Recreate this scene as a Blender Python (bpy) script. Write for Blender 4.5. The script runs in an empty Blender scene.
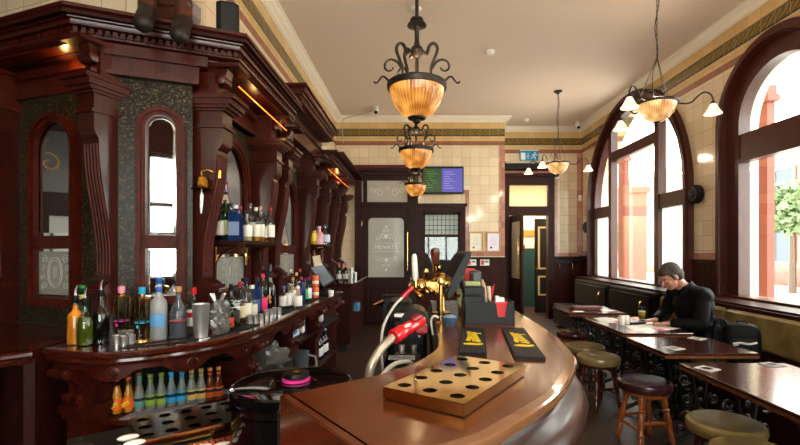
import bpy, bmesh, math, random
from mathutils import Matrix, Vector
random.seed(7)
PI = math.pi
SC = bpy.context.scene
COL = SC.collection
# ---------------------------------------------------------------- camera, world, light, exposure
F = 444.0                                    # focal length in pixels of the 800 x 445 frame
cd = bpy.data.cameras.new('camera'); cam = bpy.data.objects.new('camera', cd); COL.objects.link(cam)
cam.location = (0, 0, 1.5); cam.rotation_euler = (PI/2, 0, 0)
cd.sensor_width = 36; cd.lens = F/800*36; cd.shift_x = -15/800; cd.shift_y = 26.5/800
cd.clip_start = .02; cd.clip_end = 300
SC.camera = cam
w = bpy.data.worlds.new('world'); SC.world = w; w.use_nodes = True
bg = w.node_tree.nodes['Background']; bg.inputs[0].default_value = (1, .985, .95, 1); bg.inputs[1].default_value = 9.0
SC.view_settings.view_transform = 'Standard'; SC.view_settings.look = 'None'
SC.view_settings.gamma = 1; SC.view_settings.use_curve_mapping = False
SC.view_settings.exposure = 0.75
SC.cycles.max_bounces = 10; SC.cycles.diffuse_bounces = 5; SC.cycles.glossy_bounces = 5
SC.cycles.transparent_max_bounces = 16; SC.cycles.transmission_bounces = 6
SC.cycles.sample_clamp_indirect = 6; SC.cycles.use_denoising = True; SC.cycles.denoising_prefilter = 'ACCURATE'
SC.cycles.caustics_reflective = False; SC.cycles.caustics_refractive = False
def area(name, loc, target, sx, sy, power, color, portal=False):
    l = bpy.data.lights.new(name, 'AREA'); l.shape = 'RECTANGLE'; l.size = sx; l.size_y = sy; l.energy = power; l.color = color
    o = bpy.data.objects.new(name, l); COL.objects.link(o); o.location = loc
    o.rotation_euler = (Vector(target)-Vector(loc)).to_track_quat('-Z', 'Y').to_euler()
    if portal: l.cycles.is_portal = True
    return o
area('window_daylight', (3.98, 7.42, 2.35), (0, 7.42, 2.35), 3.2, 3.2, 1, (1, 1, 1), True)
area('window_daylight', (3.98, 4.39, 2.2), (0, 4.39, 2.2), 1.5, 2.8, 1, (1, 1, 1), True)
area('window_daylight', (3.98, 1.9, 2.2), (0, 1.9, 2.2), 1.5, 2.8, 1, (1, 1, 1), True)
area('window_daylight', (3.98, -.5, 2.2), (0, -.5, 2.2), 1.5, 2.8, 1, (1, 1, 1), True)
area('rear_window_fill', (.6, -3.85, 2.3), (.2, 2, 2.0), 3.4, 2.4, 30, (1, .96, .9))  # area light added outside the rear window for extra interior light
area('passage_fill_light', (2.6, 10.7, 3.05), (2.6, 10.7, 0), .8, .6, 70, (1, .95, .88))  # unseen area light added to brighten the passage beyond the open door

for lx_, ly_, lz_, le_ in ((.012, .85, 2.66, 24), (.012, -1.3, 2.66, 40), (2.37, 1.3, 2.8, 12), (2.37, -1.6, 2.8, 30), (-2.6, -.6, 2.9, 26)):   # added unseen fill lights beside and behind the camera, without lamp bodies
    l_ = bpy.data.lights.new('lamp_and_fill_light', 'POINT'); l_.energy = le_; l_.color = (1, .84, .66); l_.shadow_soft_size = .12
    o_ = bpy.data.objects.new('lamp_and_fill_light', l_); COL.objects.link(o_); o_.location = (lx_, ly_, lz_)

# ---------------------------------------------------------------- helpers
def lin(h):
    h = h.lstrip('#'); r = [int(h[i:i+2], 16)/255 for i in (0, 2, 4)]
    return tuple(c/12.92 if c <= .04045 else ((c+.055)/1.055)**2.4 for c in r)+(1,)
_wm = {}
class MB:
    def __init__(s): s.v = []; s.f = []; s.mi = []; s.M = Matrix.Identity(4)
    def add(s, vs, fs, mi=0):
        b = len(s.v); s.v += [s.M @ Vector(p) for p in vs]; s.f += [tuple(b+i for i in f) for f in fs]; s.mi += [mi]*len(fs); return s
    def box(s, x0, x1, y0, y1, z0, z1, mi=0, bev=0):
        if bev:
            b = bev
            prof = [(x0+b, y0), (x1-b, y0), (x1, y0+b), (x1, y1-b), (x1-b, y1), (x0+b, y1), (x0, y1-b), (x0, y0+b)]
            cx, cy = (x0+x1)/2, (y0+y1)/2
            def ins(p, k): return (cx+(p[0]-cx)*(1-k*b/max((x1-x0)/2, 1e-6)), cy+(p[1]-cy)*(1-k*b/max((y1-y0)/2, 1e-6)))
            lay = [(z0, 1), (z0+b, 0), (z1-b, 0), (z1, 1)]; vs = []
            for z, k in lay:
                for p in prof: q = ins(p, k); vs.append((q[0], q[1], z))
            fs = []
            for L in range(3):
                for i in range(8): fs.append((L*8+i, L*8+(i+1) % 8, L*8+8+(i+1) % 8, L*8+8+i))
            fs += [tuple(range(7, -1, -1)), tuple(range(24, 32))]
            return s.add(vs, fs, mi)
        return s.add([(x0,y0,z0),(x1,y0,z0),(x1,y1,z0),(x0,y1,z0),(x0,y0,z1),(x1,y0,z1),(x1,y1,z1),(x0,y1,z1)],
                     [(0,3,2,1),(4,5,6,7),(0,1,5,4),(1,2,6,5),(2,3,7,6),(3,0,4,7)], mi)
    def lathe(s, prof, seg=20, c=(0, 0, 0), mi=0, M=None, ang=2*PI):
        n = len(prof); vs = []; full = ang > 6.28
        for i in range(seg if full else seg+1):
            a = ang*i/seg
            for r, z in prof:
                p = Vector((r*math.cos(a), r*math.sin(a), z))
                if M is not None: p = M @ p
                vs.append((p[0]+c[0], p[1]+c[1], p[2]+c[2]))
        fs = []
        for i in range(seg):
            j = (i+1) % seg if full else i+1
            for k in range(n-1): fs.append((i*n+k, j*n+k, j*n+k+1, i*n+k+1))
        if full:
            if prof[0][0] > 1e-5: fs.append(tuple(i*n for i in range(seg))[::-1])
            if prof[-1][0] > 1e-5: fs.append(tuple(i*n+n-1 for i in range(seg)))
        return s.add(vs, fs, mi)
    def cyl(s, r, z0, z1, c=(0, 0, 0), seg=20, mi=0, M=None): return s.lathe([(r, z0), (r, z1)], seg, c, mi, M)
    def rod(s, a, b, prof, seg=12, mi=0):      # lathe profile (radius, 0..1) from a to b
        a = Vector(a); b = Vector(b); d = b-a; L = d.length
        q = d.to_track_quat('Z', 'Y').to_matrix()
        return s.lathe([(r, t*L) for r, t in prof], seg, tuple(a), mi, q)
    def tube(s, pts, r=.01, seg=8, mi=0, closed=False):
        P = [Vector(p) for p in pts]; n = len(P); R = r if isinstance(r, (list, tuple)) else [r]*n
        vs = []; up = None
        for i in range(n):
            if closed: t = P[(i+1) % n]-P[i-1]
            else: t = P[min(i+1, n-1)]-P[max(i-1, 0)]
            t.normalize()
            if up is None: up = Vector((0, 0, 1)) if abs(t.z) < .9 else Vector((1, 0, 0))
            sd = t.cross(up)
            if sd.length < 1e-4: sd = t.cross(Vector((0, 1, .3)))
            sd.normalize(); up = sd.cross(t).normalized()
            for k in range(seg):
                a = 2*PI*k/seg; vs.append(tuple(P[i]+sd*math.cos(a)*R[i]+up*math.sin(a)*R[i]))
        fs = []
        for i in range(n if closed else n-1):
            j = (i+1) % n
            for k in range(seg): fs.append((i*seg+k, i*seg+(k+1) % seg, j*seg+(k+1) % seg, j*seg+k))
        if not closed: fs += [tuple(range(seg))[::-1], tuple((n-1)*seg+k for k in range(seg))]
        return s.add(vs, fs, mi)
    def prism(s, poly, z0, z1, mi=0):
        n = len(poly); vs = [(p[0], p[1], z0) for p in poly]+[(p[0], p[1], z1) for p in poly]
        return s.add(vs, [tuple(range(n))[::-1], tuple(range(n, 2*n))]+[(i, (i+1) % n, n+(i+1) % n, n+i) for i in range(n)], mi)
    def ext(s, poly, o, u, v, w, mi=0):        # polygon in the plane (u, v) at o, extruded by the vector w
        o, u, v, w = map(Vector, (o, u, v, w)); n = len(poly)
        a = [o+u*p[0]+v*p[1] for p in poly]; vs = [tuple(p) for p in a]+[tuple(p+w) for p in a]
        return s.add(vs, [tuple(range(n))[::-1], tuple(range(n, 2*n))]+[(i, (i+1) % n, n+(i+1) % n, n+i) for i in range(n)], mi)
    def ring(s, outer, inner, o, u, v, w, mi=0, closed=True):   # band between two matching outlines, extruded by w
        o, u, v, w = map(Vector, (o, u, v, w)); n = len(outer)
        A = [o+u*p[0]+v*p[1] for p in outer]; B = [o+u*p[0]+v*p[1] for p in inner]
        vs = [tuple(p) for p in A+B+[x+w for x in A]+[x+w for x in B]]; fs = []
        for i in range(n if closed else n-1):
            j = (i+1) % n
            fs += [(i, j, n+j, n+i), (2*n+i, 3*n+i, 3*n+j, 2*n+j), (i, 2*n+i, 2*n+j, j), (n+i, n+j, 3*n+j, 3*n+i)]
        if not closed: fs += [(0, n, 3*n, 2*n), (n-1, 3*n-1, 4*n-1, 2*n-1)] and [(0, n, 3*n, 2*n), (n-1, 3*n-1, 4*n-1, 2*n-1)]
        return s.add(vs, fs, mi)
    def sweep(s, prof, path, mi=0, closed=False, cap=True):      # profile (inset to the left of travel, z) along a plan path
        n = len(path); m = len(prof); vs = []
        for i in range(n):
            p = Vector(path[i])
            if closed: d0 = (p-Vector(path[i-1])); d1 = (Vector(path[(i+1) % n])-p)
            else:
                d1 = Vector(path[min(i+1, n-1)])-Vector(path[min(i, n-2)]); d0 = Vector(path[max(i, 1)])-Vector(path[max(i-1, 0)])
            d0 = d0.normalized(); d1 = d1.normalized()
            n0 = Vector((-d0.y, d0.x)); n1 = Vector((-d1.y, d1.x)); b = (n0+n1).normalized(); k = 1/max(.35, b.dot(n0))
            for o, z in prof: q = p+b*k*o; vs.append((q.x, q.y, z))
        fs = []
        for i in range(n if closed else n-1):
            j = (i+1) % n
            for k in range(m): fs.append((i*m+k, j*m+k, j*m+(k+1) % m, i*m+(k+1) % m))
        if not closed and cap: fs += [tuple(range(m)), tuple((n-1)*m+k for k in range(m))[::-1]]
        return s.add(vs, fs, mi)
    def ell(s, c, r, M=None, seg=16, mi=0, rings=10):
        prof = [(math.sin(PI*i/rings), -math.cos(PI*i/rings)) for i in range(rings+1)]
        prof[0] = (0, -1); prof[-1] = (0, 1)
        S = Matrix.Diagonal(r).to_3x3(); Q = (M.to_3x3() @ S) if M is not None else S
        return s.lathe(prof, seg, c, mi, Q)
    def cap_(s, a, b, ra, rb, seg=14, mi=0):     # tapered capsule
        pr = []
        L = (Vector(b)-Vector(a)).length
        for i in range(6): t = PI/2*(1-i/5); pr.append((ra*math.cos(t), -ra*math.sin(t)))
        for i in range(6): t = PI/2*i/5; pr.append((rb*math.cos(t), L+rb*math.sin(t)))
        q = (Vector(b)-Vector(a)).to_track_quat('Z', 'Y').to_matrix()
        pr[0] = (0, -ra); pr[-1] = (0, L+rb)
        return s.lathe(pr, seg, tuple(a), mi, q)
    def mesh(s, name, mats):
        me = bpy.data.meshes.new(name); me.from_pydata([tuple(p) for p in s.v], [], s.f)
        for m in (mats if isinstance(mats, (list, tuple)) else [mats]): me.materials.append(m)
        me.polygons.foreach_set('material_index', s.mi)
        bm = bmesh.new(); bm.from_mesh(me)
        bmesh.ops.remove_doubles(bm, verts=bm.verts, dist=1e-5)
        bmesh.ops.recalc_face_normals(bm, faces=bm.faces); bm.to_mesh(me); bm.free()
        me.polygons.foreach_set('use_smooth', [True]*len(me.polygons)); me.set_sharp_from_angle(angle=math.radians(33))
        return me
    def build(s, name, mats, parent=None, world=False, bevel=0):
        if world and parent is not None:
            inv = _wm[parent.name].inverted(); s.v = [inv @ p for p in s.v]
        me = s.mesh(name, mats); o = bpy.data.objects.new(name, me); COL.objects.link(o)
        if parent is not None: o.parent = parent; _wm[o.name] = _wm[parent.name]
        else: _wm[o.name] = Matrix.Identity(4)
        if bevel:
            b = o.modifiers.new('bevel', 'BEVEL'); b.width = bevel; b.segments = 2; b.limit_method = 'ANGLE'; b.angle_limit = .7
        return o
def T(name, label, cat, loc=(0, 0, 0), rz=0, group=None):
    o = bpy.data.objects.new(name, None); COL.objects.link(o); o.location = loc; o.rotation_euler = (0, 0, rz)
    o.empty_display_size = .05
    _wm[o.name] = Matrix.Translation(loc) @ Matrix.Rotation(rz, 4, 'Z')
    o['label'] = label; o['category'] = cat
    if group: o['group'] = group
    return o
def tag(o, label, cat, group=None, kind=None):
    o['label'] = label; o['category'] = cat
    if group: o['group'] = group
    if kind: o['kind'] = kind
    return o
def struct(o): o['kind'] = 'structure'; return o
def S_empty(name, loc=(0, 0, 0)):
    o = bpy.data.objects.new(name, None); COL.objects.link(o); o.location = loc; o['kind'] = 'structure'; _wm[o.name] = Matrix.Translation(loc); return o
def text_obj(name, s, size, mat, parent, M, depth=.0006, world=True, align='CENTER', shear=0, squash=1):
    cu = bpy.data.curves.new(name, 'FONT'); cu.body = s; cu.size = size; cu.align_x = align; cu.align_y = 'CENTER'; cu.extrude = depth; cu.resolution_u = 2; cu.shear = shear
    t = bpy.data.objects.new(name, cu); me = bpy.data.meshes.new_from_object(t); bpy.data.objects.remove(t)
    MM = M @ Matrix.Diagonal((1, squash, 1, 1))
    if world and parent is not None: MM = _wm[parent.name].inverted() @ MM
    me.transform(MM); me.materials.clear(); me.materials.append(mat)
    o = bpy.data.objects.new(name, me); COL.objects.link(o)
    if parent is not None: o.parent = parent; _wm[o.name] = _wm[parent.name]
    return o
def frame(o, x, y, z=(0, 0, 1)):
    m = Matrix.Identity(4)
    for i in range(3): m[i][0] = x[i]; m[i][1] = y[i]; m[i][2] = z[i]; m[i][3] = o[i]
    return m
def at(px, py, z):                            # the point of the level plane z seen at that pixel
    d = F*(1.5-z)/(py-249); return Vector(((px-415)/F*d, d, z))
def ad(px, d, z=0): return Vector(((px-415)/F*d, d, z))
def smooth_path(pts, n=8):                    # Catmull-Rom through the points
    P = [Vector(p) for p in pts]; out = []
    for i in range(len(P)-1):
        a = P[max(i-1, 0)]; b = P[i]; c = P[i+1]; d = P[min(i+2, len(P)-1)]
        for k in range(n):
            t = k/n; out.append(.5*((2*b)+(c-a)*t+(2*a-5*b+4*c-d)*t*t+(3*b-a-3*c+d)*t**3))
    out.append(P[-1]); return out
def offset(path, o):
    n = len(path); r = []
    for i in range(n):
        p = Vector(path[i]); d1 = (Vector(path[min(i+1, n-1)])-Vector(path[min(i, n-2)])).normalized(); d0 = (Vector(path[max(i, 1)])-Vector(path[max(i-1, 0)])).normalized()
        b = (Vector((-d0.y, d0.x))+Vector((-d1.y, d1.x))).normalized(); k = 1/max(.35, b.dot(Vector((-d0.y, d0.x)))); r.append(p+b*k*o)
    return r

# ---------------------------------------------------------------- materials
def mat(name, color=(.5, .5, .5, 1), rough=.5, metal=0, **kw):
    m = bpy.data.materials.new(name); m.use_nodes = True; b = m.node_tree.nodes['Principled BSDF']
    if isinstance(color, str): color = lin(color)
    b.inputs['Base Color'].default_value = color; b.inputs['Roughness'].default_value = rough; b.inputs['Metallic'].default_value = metal
    for k, v in kw.items():
        n = {'coat': 'Coat Weight', 'coat_r': 'Coat Roughness', 'trans': 'Transmission Weight', 'ior': 'IOR', 'emit': 'Emission Strength', 'ecol': 'Emission Color', 'spec': 'Specular IOR Level', 'alpha': 'Alpha', 'sheen': 'Sheen Weight'}[k]
        if k == 'ecol' and isinstance(v, str): v = lin(v)
        b.inputs[n].default_value = v
    return m
def N(m, t, **kw):
    n = m.node_tree.nodes.new(t)
    for k, v in kw.items():
        if k in n.inputs: n.inputs[k].default_value = v
        else: setattr(n, k, v)
    return n
def L(m, a, b): m.node_tree.links.new(a, b)
def P(m): return m.node_tree.nodes['Principled BSDF']
def ramp(m, src, stops, interp='LINEAR'):
    r = m.node_tree.nodes.new('ShaderNodeValToRGB'); r.color_ramp.interpolation = interp; e = r.color_ramp.elements
    while len(e) < len(stops): e.new(.5)
    for i, (p, c) in enumerate(stops): e[i].position = p; e[i].color = lin(c) if isinstance(c, str) else c
    L(m, src, r.inputs[0]); return r.outputs[0]
def coords(m, scale=(1, 1, 1), kind='Object'):
    if kind == 'World': s = N(m, 'ShaderNodeNewGeometry').outputs['Position']
    else: s = N(m, 'ShaderNodeTexCoord').outputs[kind]
    mp = N(m, 'ShaderNodeMapping'); mp.inputs['Scale'].default_value = scale; L(m, s, mp.inputs[0]); return mp.outputs[0]
def bump(m, src, strength=.2, dist=.01):
    b = N(m, 'ShaderNodeBump', Strength=strength, Distance=dist); L(m, src, b.inputs['Height']); L(m, b.outputs[0], P(m).inputs['Normal'])
def wood(name, dark, light, rough=.3, scale=(3, 3, 1), coat=.3, ns=6, kind='World', bmp=.05):
    m = mat(name, dark, rough, coat=coat, coat_r=.12, spec=.35 if coat else .15)
    v = coords(m, scale, kind); n = N(m, 'ShaderNodeTexNoise', Scale=ns, Detail=6, Roughness=.6, Distortion=.6); L(m, v, n.inputs[0])
    L(m, ramp(m, n.outputs[0], [(.3, dark), (.7, light)]), P(m).inputs['Base Color'])
    
    if bmp: bump(m, n.outputs[0], bmp, .004)
    return m
MAH = wood('mahogany', '#200805', '#451409', .3, (9, 9, 1.2), .15)
MAHR = wood('mahogany_carved', '#250905', '#4c140a', .32, (6, 6, 3), .15)
MAHD = wood('mahogany_dark', '#1d0907', '#36140e', .42, (9, 9, 1.0), 0)
WINW = wood('window_wood', '#2e100a', '#4c1d14', .35, (9, 9, 1.0), .1)
MAHH = wood('mahogany_counter', '#2a0c06', '#4e1c10', .17, (1.2, 1.2, 9), .6)
BART = wood('bar_top_wood', '#3e1a09', '#6a2f10', .22, (1.4, 5, 3), .2, 7)
BARF = wood('bar_front_wood', '#3f1b0a', '#672e13', .26, (3, 3, 1.2), .4, 6)
TABT = wood('table_top_wood', '#200d07', '#3d1b10', .16, (1.5, 9, 3), 0, 6, bmp=0)
P(TABT).inputs['Specular IOR Level'].default_value = .6
TEDG = wood('table_edge_wood', '#4a2614', '#6b3b20', .3, (3, 3, 3), .5)
PINE = wood('stool_wood', '#6e3411', '#a3581f', .28, (4, 4, 2), .5)
STDK = wood('stool_wood_dark', '#2c0f08', '#551e10', .28, (4, 4, 2), .5)
WAIN = wood('wainscot', '#260c08', '#3a150e', .45, (14, 14, .8), 0)
FIGW = wood('carved_figure_wood', '#23120c', '#5a2b17', .4, (4, 4, 9), .2)
FRMW = wood('mirror_frame_wood', '#2c0a05', '#561a0d', .48, (6, 6, 3), 0)
GRAN = mat('granite', '#1c1a17', .3, coat=0, spec=.15)
v = coords(GRAN, (1, 1, 1), 'World'); n1 = N(GRAN, 'ShaderNodeTexVoronoi', Scale=75); n2 = N(GRAN, 'ShaderNodeTexNoise', Scale=60, Detail=8, Roughness=.8)
L(GRAN, v, n1.inputs[0]); L(GRAN, v, n2.inputs[0])
L(GRAN, ramp(GRAN, n2.outputs[0], [(.42, '#0c0c0a'), (.53, '#221d14'), (.6, '#665232'), (.7, '#b09860')]), P(GRAN).inputs['Base Color'])
def tile_mat(name, axis):
    m = mat(name, '#d9c7a8', .12, coat=.25)
    g = N(m, 'ShaderNodeNewGeometry'); sp = N(m, 'ShaderNodeSeparateXYZ'); L(m, g.outputs['Position'], sp.inputs[0])
    cb = N(m, 'ShaderNodeCombineXYZ'); L(m, sp.outputs['X' if axis == 'x' else 'Y'], cb.inputs[0]); L(m, sp.outputs['Z'], cb.inputs[1])
    br = N(m, 'ShaderNodeTexBrick', Scale=1.0, offset=0.0); br.inputs['Brick Width'].default_value = .185; br.inputs['Row Height'].default_value = .185
    br.inputs['Mortar Size'].default_value = .0028; br.inputs['Mortar Smooth'].default_value = .3; br.inputs['Bias'].default_value = 0
    br.inputs['Color1'].default_value = (0, 0, 0, 1); br.inputs['Color2'].default_value = (1, 1, 1, 1); L(m, cb.outputs[0], br.inputs[0])
    mr = N(m, 'ShaderNodeMapRange'); mr.inputs[1].default_value = 3.4; mr.inputs[2].default_value = 4.2; L(m, sp.outputs['Z'], mr.inputs[0])
    def q(z): return (z-3.4)/.8
    band = ramp(m, mr.outputs[0], [(0, '#e3d0b2'), (q(3.565), '#93604f'), (q(3.65), '#d8b67c'), (q(3.745), '#1f3b3c'), (q(3.77), '#8a6f30'), (q(3.872), '#1f3b3c'), (q(3.895), '#d8b67c')], 'CONSTANT')
    # per-tile tone and the wavy leaf pattern in the frieze
    t = N(m, 'ShaderNodeMix', data_type='RGBA', blend_type='MULTIPLY'); t.inputs[0].default_value = 1
    L(m, band, t.inputs[6]); L(m, ramp(m, br.outputs['Color'], [(0, (.86, .84, .8, 1)), (1, (1, 1, 1, 1))]), t.inputs[7])
    wv = N(m, 'ShaderNodeTexWave', Scale=8, Distortion=4, Detail=2); wv.bands_direction = 'DIAGONAL'; L(m, cb.outputs[0], wv.inputs[0])
    inb = ramp(m, mr.outputs[0], [(0, (0, 0, 0, 1)), (q(3.77), (1, 1, 1, 1)), (q(3.872), (0, 0, 0, 1))], 'CONSTANT')
    mul = N(m, 'ShaderNodeMath', operation='MULTIPLY'); L(m, inb, mul.inputs[0]); L(m, ramp(m, wv.outputs['Color'], [(.45, (0, 0, 0, 1)), (.6, (1, 1, 1, 1))]), mul.inputs[1])
    t2 = N(m, 'ShaderNodeMix', data_type='RGBA'); L(m, mul.outputs[0], t2.inputs[0]); L(m, t.outputs[2], t2.inputs[6]); t2.inputs[7].default_value = lin('#5c4b1c')
    t3 = N(m, 'ShaderNodeMix', data_type='RGBA'); L(m, br.outputs['Fac'], t3.inputs[0]); L(m, t2.outputs[2], t3.inputs[6]); t3.inputs[7].default_value = lin('#a5906e')
    L(m, t3.outputs[2], P(m).inputs['Base Color'])
    inv = N(m, 'ShaderNodeMath', operation='SUBTRACT'); inv.inputs[0].default_value = 1; L(m, br.outputs['Fac'], inv.inputs[1]); bump(m, inv.outputs[0], .4, .003)
    return m
TILX = tile_mat('glazed_tile_facing_room', 'x'); TILY = tile_mat('glazed_tile_side', 'y')
def tiled(name, a, b, grout, size=.12):
    m = mat(name, a, .15, coat=.25); v = coords(m, (1, 1, 1), 'World')
    sp = N(m, 'ShaderNodeSeparateXYZ'); L(m, v, sp.inputs[0]); ad_ = N(m, 'ShaderNodeMath', operation='ADD'); L(m, sp.outputs[0], ad_.inputs[0]); L(m, sp.outputs[1], ad_.inputs[1])
    cb = N(m, 'ShaderNodeCombineXYZ'); L(m, ad_.outputs[0], cb.inputs[0]); L(m, sp.outputs[2], cb.inputs[1])
    br = N(m, 'ShaderNodeTexBrick', Scale=1.0, offset=0.0); br.inputs['Brick Width'].default_value = size; br.inputs['Row Height'].default_value = size; br.inputs['Mortar Size'].default_value = .002
    br.inputs['Color1'].default_value = lin(a); br.inputs['Color2'].default_value = lin(b); br.inputs['Mortar'].default_value = lin(grout)
    L(m, cb.outputs[0], br.inputs[0]); L(m, br.outputs['Color'], P(m).inputs['Base Color']); return m
PINK = tiled('pink_border_tile', '#a06a58', '#b98672', '#7d5a4c')
PLAS = mat('ceiling_plaster', '#dccec2', .85)
v = coords(PLAS, (1, 1, 1), 'World'); n = N(PLAS, 'ShaderNodeTexNoise', Scale=38, Detail=3); L(PLAS, v, n.inputs[0]); bump(PLAS, n.outputs[0], .35, .01)
CORN = mat('cornice_plaster', '#e6dfd0', .6)
FLOR = mat('floor_wood', '#2a1d18', .42, spec=.3)
v = coords(FLOR, (1, 1, 1), 'World'); br = N(FLOR, 'ShaderNodeTexBrick', Scale=1.0); br.inputs['Brick Width'].default_value = 1.4; br.inputs['Row Height'].default_value = .12
br.inputs['Color1'].default_value = lin('#3b271e'); br.inputs['Color2'].default_value = lin('#4d3427'); br.inputs['Mortar'].default_value = lin('#120c0a'); br.inputs['Mortar Size'].default_value = .003
n = N(FLOR, 'ShaderNodeTexNoise', Scale=9, Detail=6); L(FLOR, coords(FLOR, (1, 8, 1), 'World'), n.inputs[0]); L(FLOR, v, br.inputs[0])
mx = N(FLOR, 'ShaderNodeMix', data_type='RGBA', blend_type='MULTIPLY'); mx.inputs[0].default_value = .7; L(FLOR, br.outputs[0], mx.inputs[6]); L(FLOR, n.outputs[1], mx.inputs[7]); L(FLOR, ramp(FLOR, n.outputs[0], [(.3, '#6f6a66'), (.7, '#ffffff')]), mx.inputs[7]); L(FLOR, mx.outputs[2], P(FLOR).inputs['Base Color'])
BRAS = mat('brass', '#c9943a', .22, 1); GOLD = mat('polished_brass', '#d6a862', .16, 1); TRAY = mat('tray_brass', '#f4dcae', .07, 1)
ABRS = mat('antique_brass', '#a3742c', .32, 1)
STEL = mat('steel', '#d2d0cb', .38, .9); CHRM = mat('chrome', '#e4e4e4', .28, .9)
IRON = mat('black_iron', '#080809', .42, 0, spec=.35); LIRN = mat('lamp_iron', '#2b2622', .45, .6)
BLK = mat('black_plastic', '#0b0b0c', .4, spec=.25); BLKG = mat('black_gloss', '#060607', .06, coat=.3); GREY = mat('grey_plastic', '#222427', .4, spec=.25)
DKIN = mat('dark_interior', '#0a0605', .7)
RUBB = mat('rubber', '#111316', .6, spec=.2)
MIRR = mat('mirror_silver', '#d5d5d0', .02, 1); BEVL = mat('mirror_bevel', '#eceee8', .08, 1)
ETCH = mat('etched_mirror', '#8e8f86', .45, .25)
v = coords(ETCH, (1, 1, 1), 'World'); n = N(ETCH, 'ShaderNodeTexVoronoi', Scale=24); L(ETCH, v, n.inputs[0]); L(ETCH, ramp(ETCH, n.outputs[0], [(.25, '#8a8b84'), (.32, '#a3a49c'), (.6, '#96978f')]), P(ETCH).inputs['Base Color'])
def thin_glass(name, color='#ffffff', rough=.03, refl=1.0, frost=0):
    m = bpy.data.materials.new(name); m.use_nodes = True; nt = m.node_tree; nt.nodes.clear()
    o = nt.nodes.new('ShaderNodeOutputMaterial'); t = nt.nodes.new('ShaderNodeBsdfTransparent'); t.inputs[0].default_value = lin(color)
    g = nt.nodes.new('ShaderNodeBsdfGlossy'); g.inputs[1].default_value = rough
    fr = nt.nodes.new('ShaderNodeFresnel'); ge = nt.nodes.new('ShaderNodeNewGeometry'); ma = nt.nodes.new('ShaderNodeMath'); ma.operation = 'MULTIPLY_ADD'
    ma.inputs[1].default_value = -.83333; ma.inputs[2].default_value = 1.5; nt.links.new(ge.outputs['Backfacing'], ma.inputs[0]); nt.links.new(ma.outputs[0], fr.inputs[0])
    x = nt.nodes.new('ShaderNodeMixShader'); nt.links.new(fr.outputs[0], x.inputs[0]); nt.links.new(g.outputs[0], x.inputs[2])
    if frost:
        tl = nt.nodes.new('ShaderNodeBsdfTranslucent'); tl.inputs[0].default_value = lin(color); df = nt.nodes.new('ShaderNodeBsdfDiffuse'); df.inputs[0].default_value = lin(color)
        y = nt.nodes.new('ShaderNodeMixShader'); y.inputs[0].default_value = .45; nt.links.new(tl.outputs[0], y.inputs[1]); nt.links.new(df.outputs[0], y.inputs[2])
        z = nt.nodes.new('ShaderNodeMixShader'); z.inputs[0].default_value = frost; nt.links.new(t.outputs[0], z.inputs[1]); nt.links.new(y.outputs[0], z.inputs[2]); nt.links.new(z.outputs[0], x.inputs[1])
    else: nt.links.new(t.outputs[0], x.inputs[1])
    nt.links.new(x.outputs[0], o.inputs[0]); return m
GLAS = thin_glass('window_glass', '#f4f8f6'); CLR = thin_glass('clear_glass', '#e6ece9', .04); CLM = thin_glass('cloudy_glass', '#dfe5df', .08, 1, .35); FRST = thin_glass('frosted_glass', '#eef0ec', .3, 1, .55)
FRSB = thin_glass('frosted_bottle_glass', '#f0f3f6', .25, 1, .5); GRNG = thin_glass('green_glass', '#1f6b38', .05, 1, .35); AMBG = thin_glass('amber_glass', '#b98a4d', .05, 1, .15)
BLUG = thin_glass('blue_glass', '#3c5fa8', .05, 1, .45); DKGL = mat('dark_bottle_glass', '#0a0c0d', .05, coat=.5)
OLIV = mat('olive_leather', '#5d5128', .3, coat=.3); BRNL = mat('brown_leather', '#34171a', .22); BLKL = mat('black_leather', '#0a0b0d', .4, spec=.25)
for mm in (OLIV,):
    n = N(mm, 'ShaderNodeTexNoise', Scale=60, Detail=3); L(mm, coords(mm), n.inputs[0]); bump(mm, n.outputs[0], .04, .001)
v = coords(OLIV); n = N(OLIV, 'ShaderNodeTexNoise', Scale=5, Detail=3); L(OLIV, v, n.inputs[0]); L(OLIV, ramp(OLIV, n.outputs[0], [(.35, '#685630'), (.65, '#8f7c4c')]), P(OLIV).inputs['Base Color'])
PAPR = mat('paper', '#e9e6de', .7); WHT = mat('white_ceramic', '#eceae4', .25); REDP = mat('red_paper', '#c2161a', .5); REDR = mat('red_rubber', '#b8101c', .3, coat=.3)
CRM = mat('cream_paint', '#e5d3a8', .5)
_cm = {}
def pm(h, rough=.4):
    if (h, rough) not in _cm: _cm[(h, rough)] = mat('paint_'+h.strip('#'), h, rough, spec=.35)
    return _cm[(h, rough)]
def glow(name, c, s):
    return mat(name, c, .4, emit=s, ecol=c)

# ================================================================= THE ROOM
XL, XR, YA, YB, XS, ZC = -1.57, 3.6, 8.85, 9.6, 1.79, 4.13
YN = -3.4
MB().box(-6, 6, YN-.3, 14, -.12, 0).build('floor', FLOR)['kind'] = 'structure'
MB().box(-6, 4.0, YN-.3, 13, ZC, ZC+.2).build('ceiling', PLAS)['kind'] = 'structure'
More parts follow.
